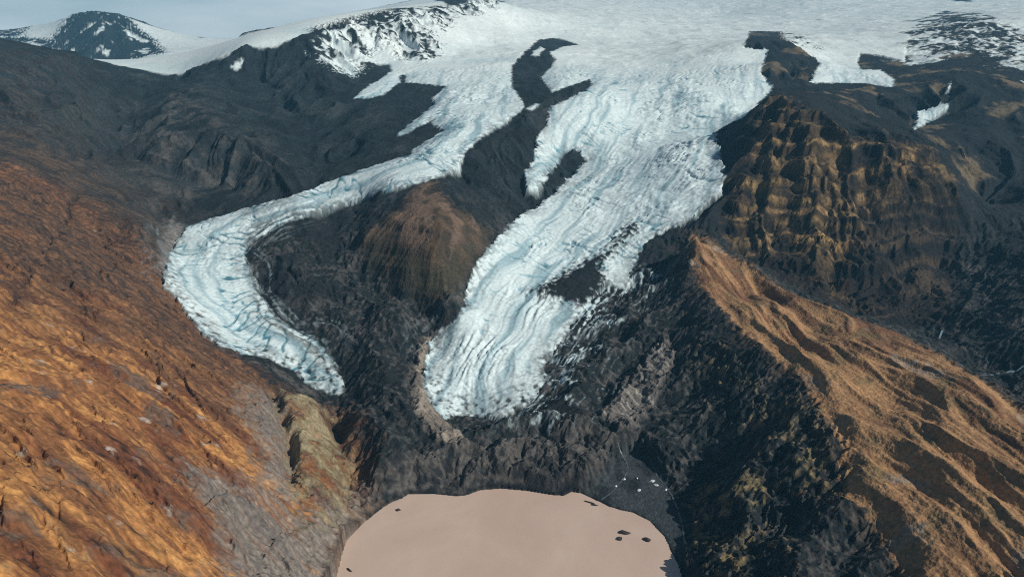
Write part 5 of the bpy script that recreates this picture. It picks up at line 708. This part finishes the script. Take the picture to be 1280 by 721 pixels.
# cloud deck low over the ice cap
tc = nt.nodes.new('ShaderNodeTexCoord'); sep = nt.nodes.new('ShaderNodeSeparateXYZ')
nt.links.new(tc.outputs['Generated'], sep.inputs[0])
mp = nt.nodes.new('ShaderNodeMapping'); mp.inputs['Scale'].default_value = (3, 3, 14)
nt.links.new(tc.outputs['Generated'], mp.inputs['Vector'])
cn = nt.nodes.new('ShaderNodeTexNoise'); cn.inputs['Scale'].default_value = 1.6; cn.inputs['Detail'].default_value = 6
nt.links.new(mp.outputs['Vector'], cn.inputs['Vector'])
rc = nt.nodes.new('ShaderNodeValToRGB')
rc.color_ramp.elements[0].position = 0.3; rc.color_ramp.elements[0].color = (13.0, 15.2, 15.6, 1)
rc.color_ramp.elements[1].position = 0.7; rc.color_ramp.elements[1].color = (22, 23, 23, 1)
nt.links.new(cn.outputs['Fac'], rc.inputs['Fac'])
mr = nt.nodes.new('ShaderNodeMapRange'); mr.inputs['From Min'].default_value = 0.08; mr.inputs['From Max'].default_value = 0.2; mr.inputs['To Min'].default_value = 0.95; mr.inputs['To Max'].default_value = 0.0
nt.links.new(sep.outputs['Z'], mr.inputs['Value'])
mx = nt.nodes.new('ShaderNodeMix'); mx.data_type = 'RGBA'
ny_n = nt.nodes.new('ShaderNodeMapRange'); ny_n.inputs['From Min'].default_value = 0.1; ny_n.inputs['From Max'].default_value = 0.6
nt.links.new(sep.outputs['Y'], ny_n.inputs['Value'])
both = nt.nodes.new('ShaderNodeMath'); both.operation = 'MULTIPLY'
nt.links.new(mr.outputs['Result'], both.inputs[0]); nt.links.new(ny_n.outputs['Result'], both.inputs[1])
nt.links.new(both.outputs[0], mx.inputs['Factor']); nt.links.new(sky.outputs['Color'], mx.inputs['A']); nt.links.new(rc.outputs['Color'], mx.inputs['B'])
nt.links.new(mx.outputs['Result'], bg.inputs['Color']); bg.inputs['Strength'].default_value = 0.05

cam = bpy.data.cameras.new('camera'); cam.sensor_width = 36; cam.lens = 36*854/1280; cam.clip_start = 1; cam.clip_end = 60000
co = link(bpy.data.objects.new('camera', cam)); co.location = (0, 0, 500)
co.rotation_euler = (math.radians(90-19.4), 0, 0)
sc_ = bpy.context.scene; sc_.camera = co
sc_.view_settings.view_transform = 'Standard'; sc_.view_settings.look = 'None'; sc_.view_settings.exposure = 0.0; sc_.view_settings.gamma = 1
sc_.cycles.filter_width = 1.1; sc_.cycles.use_denoising = False
sc_.cycles.max_bounces = 4; sc_.cycles.diffuse_bounces = 2; sc_.cycles.volume_bounces = 0
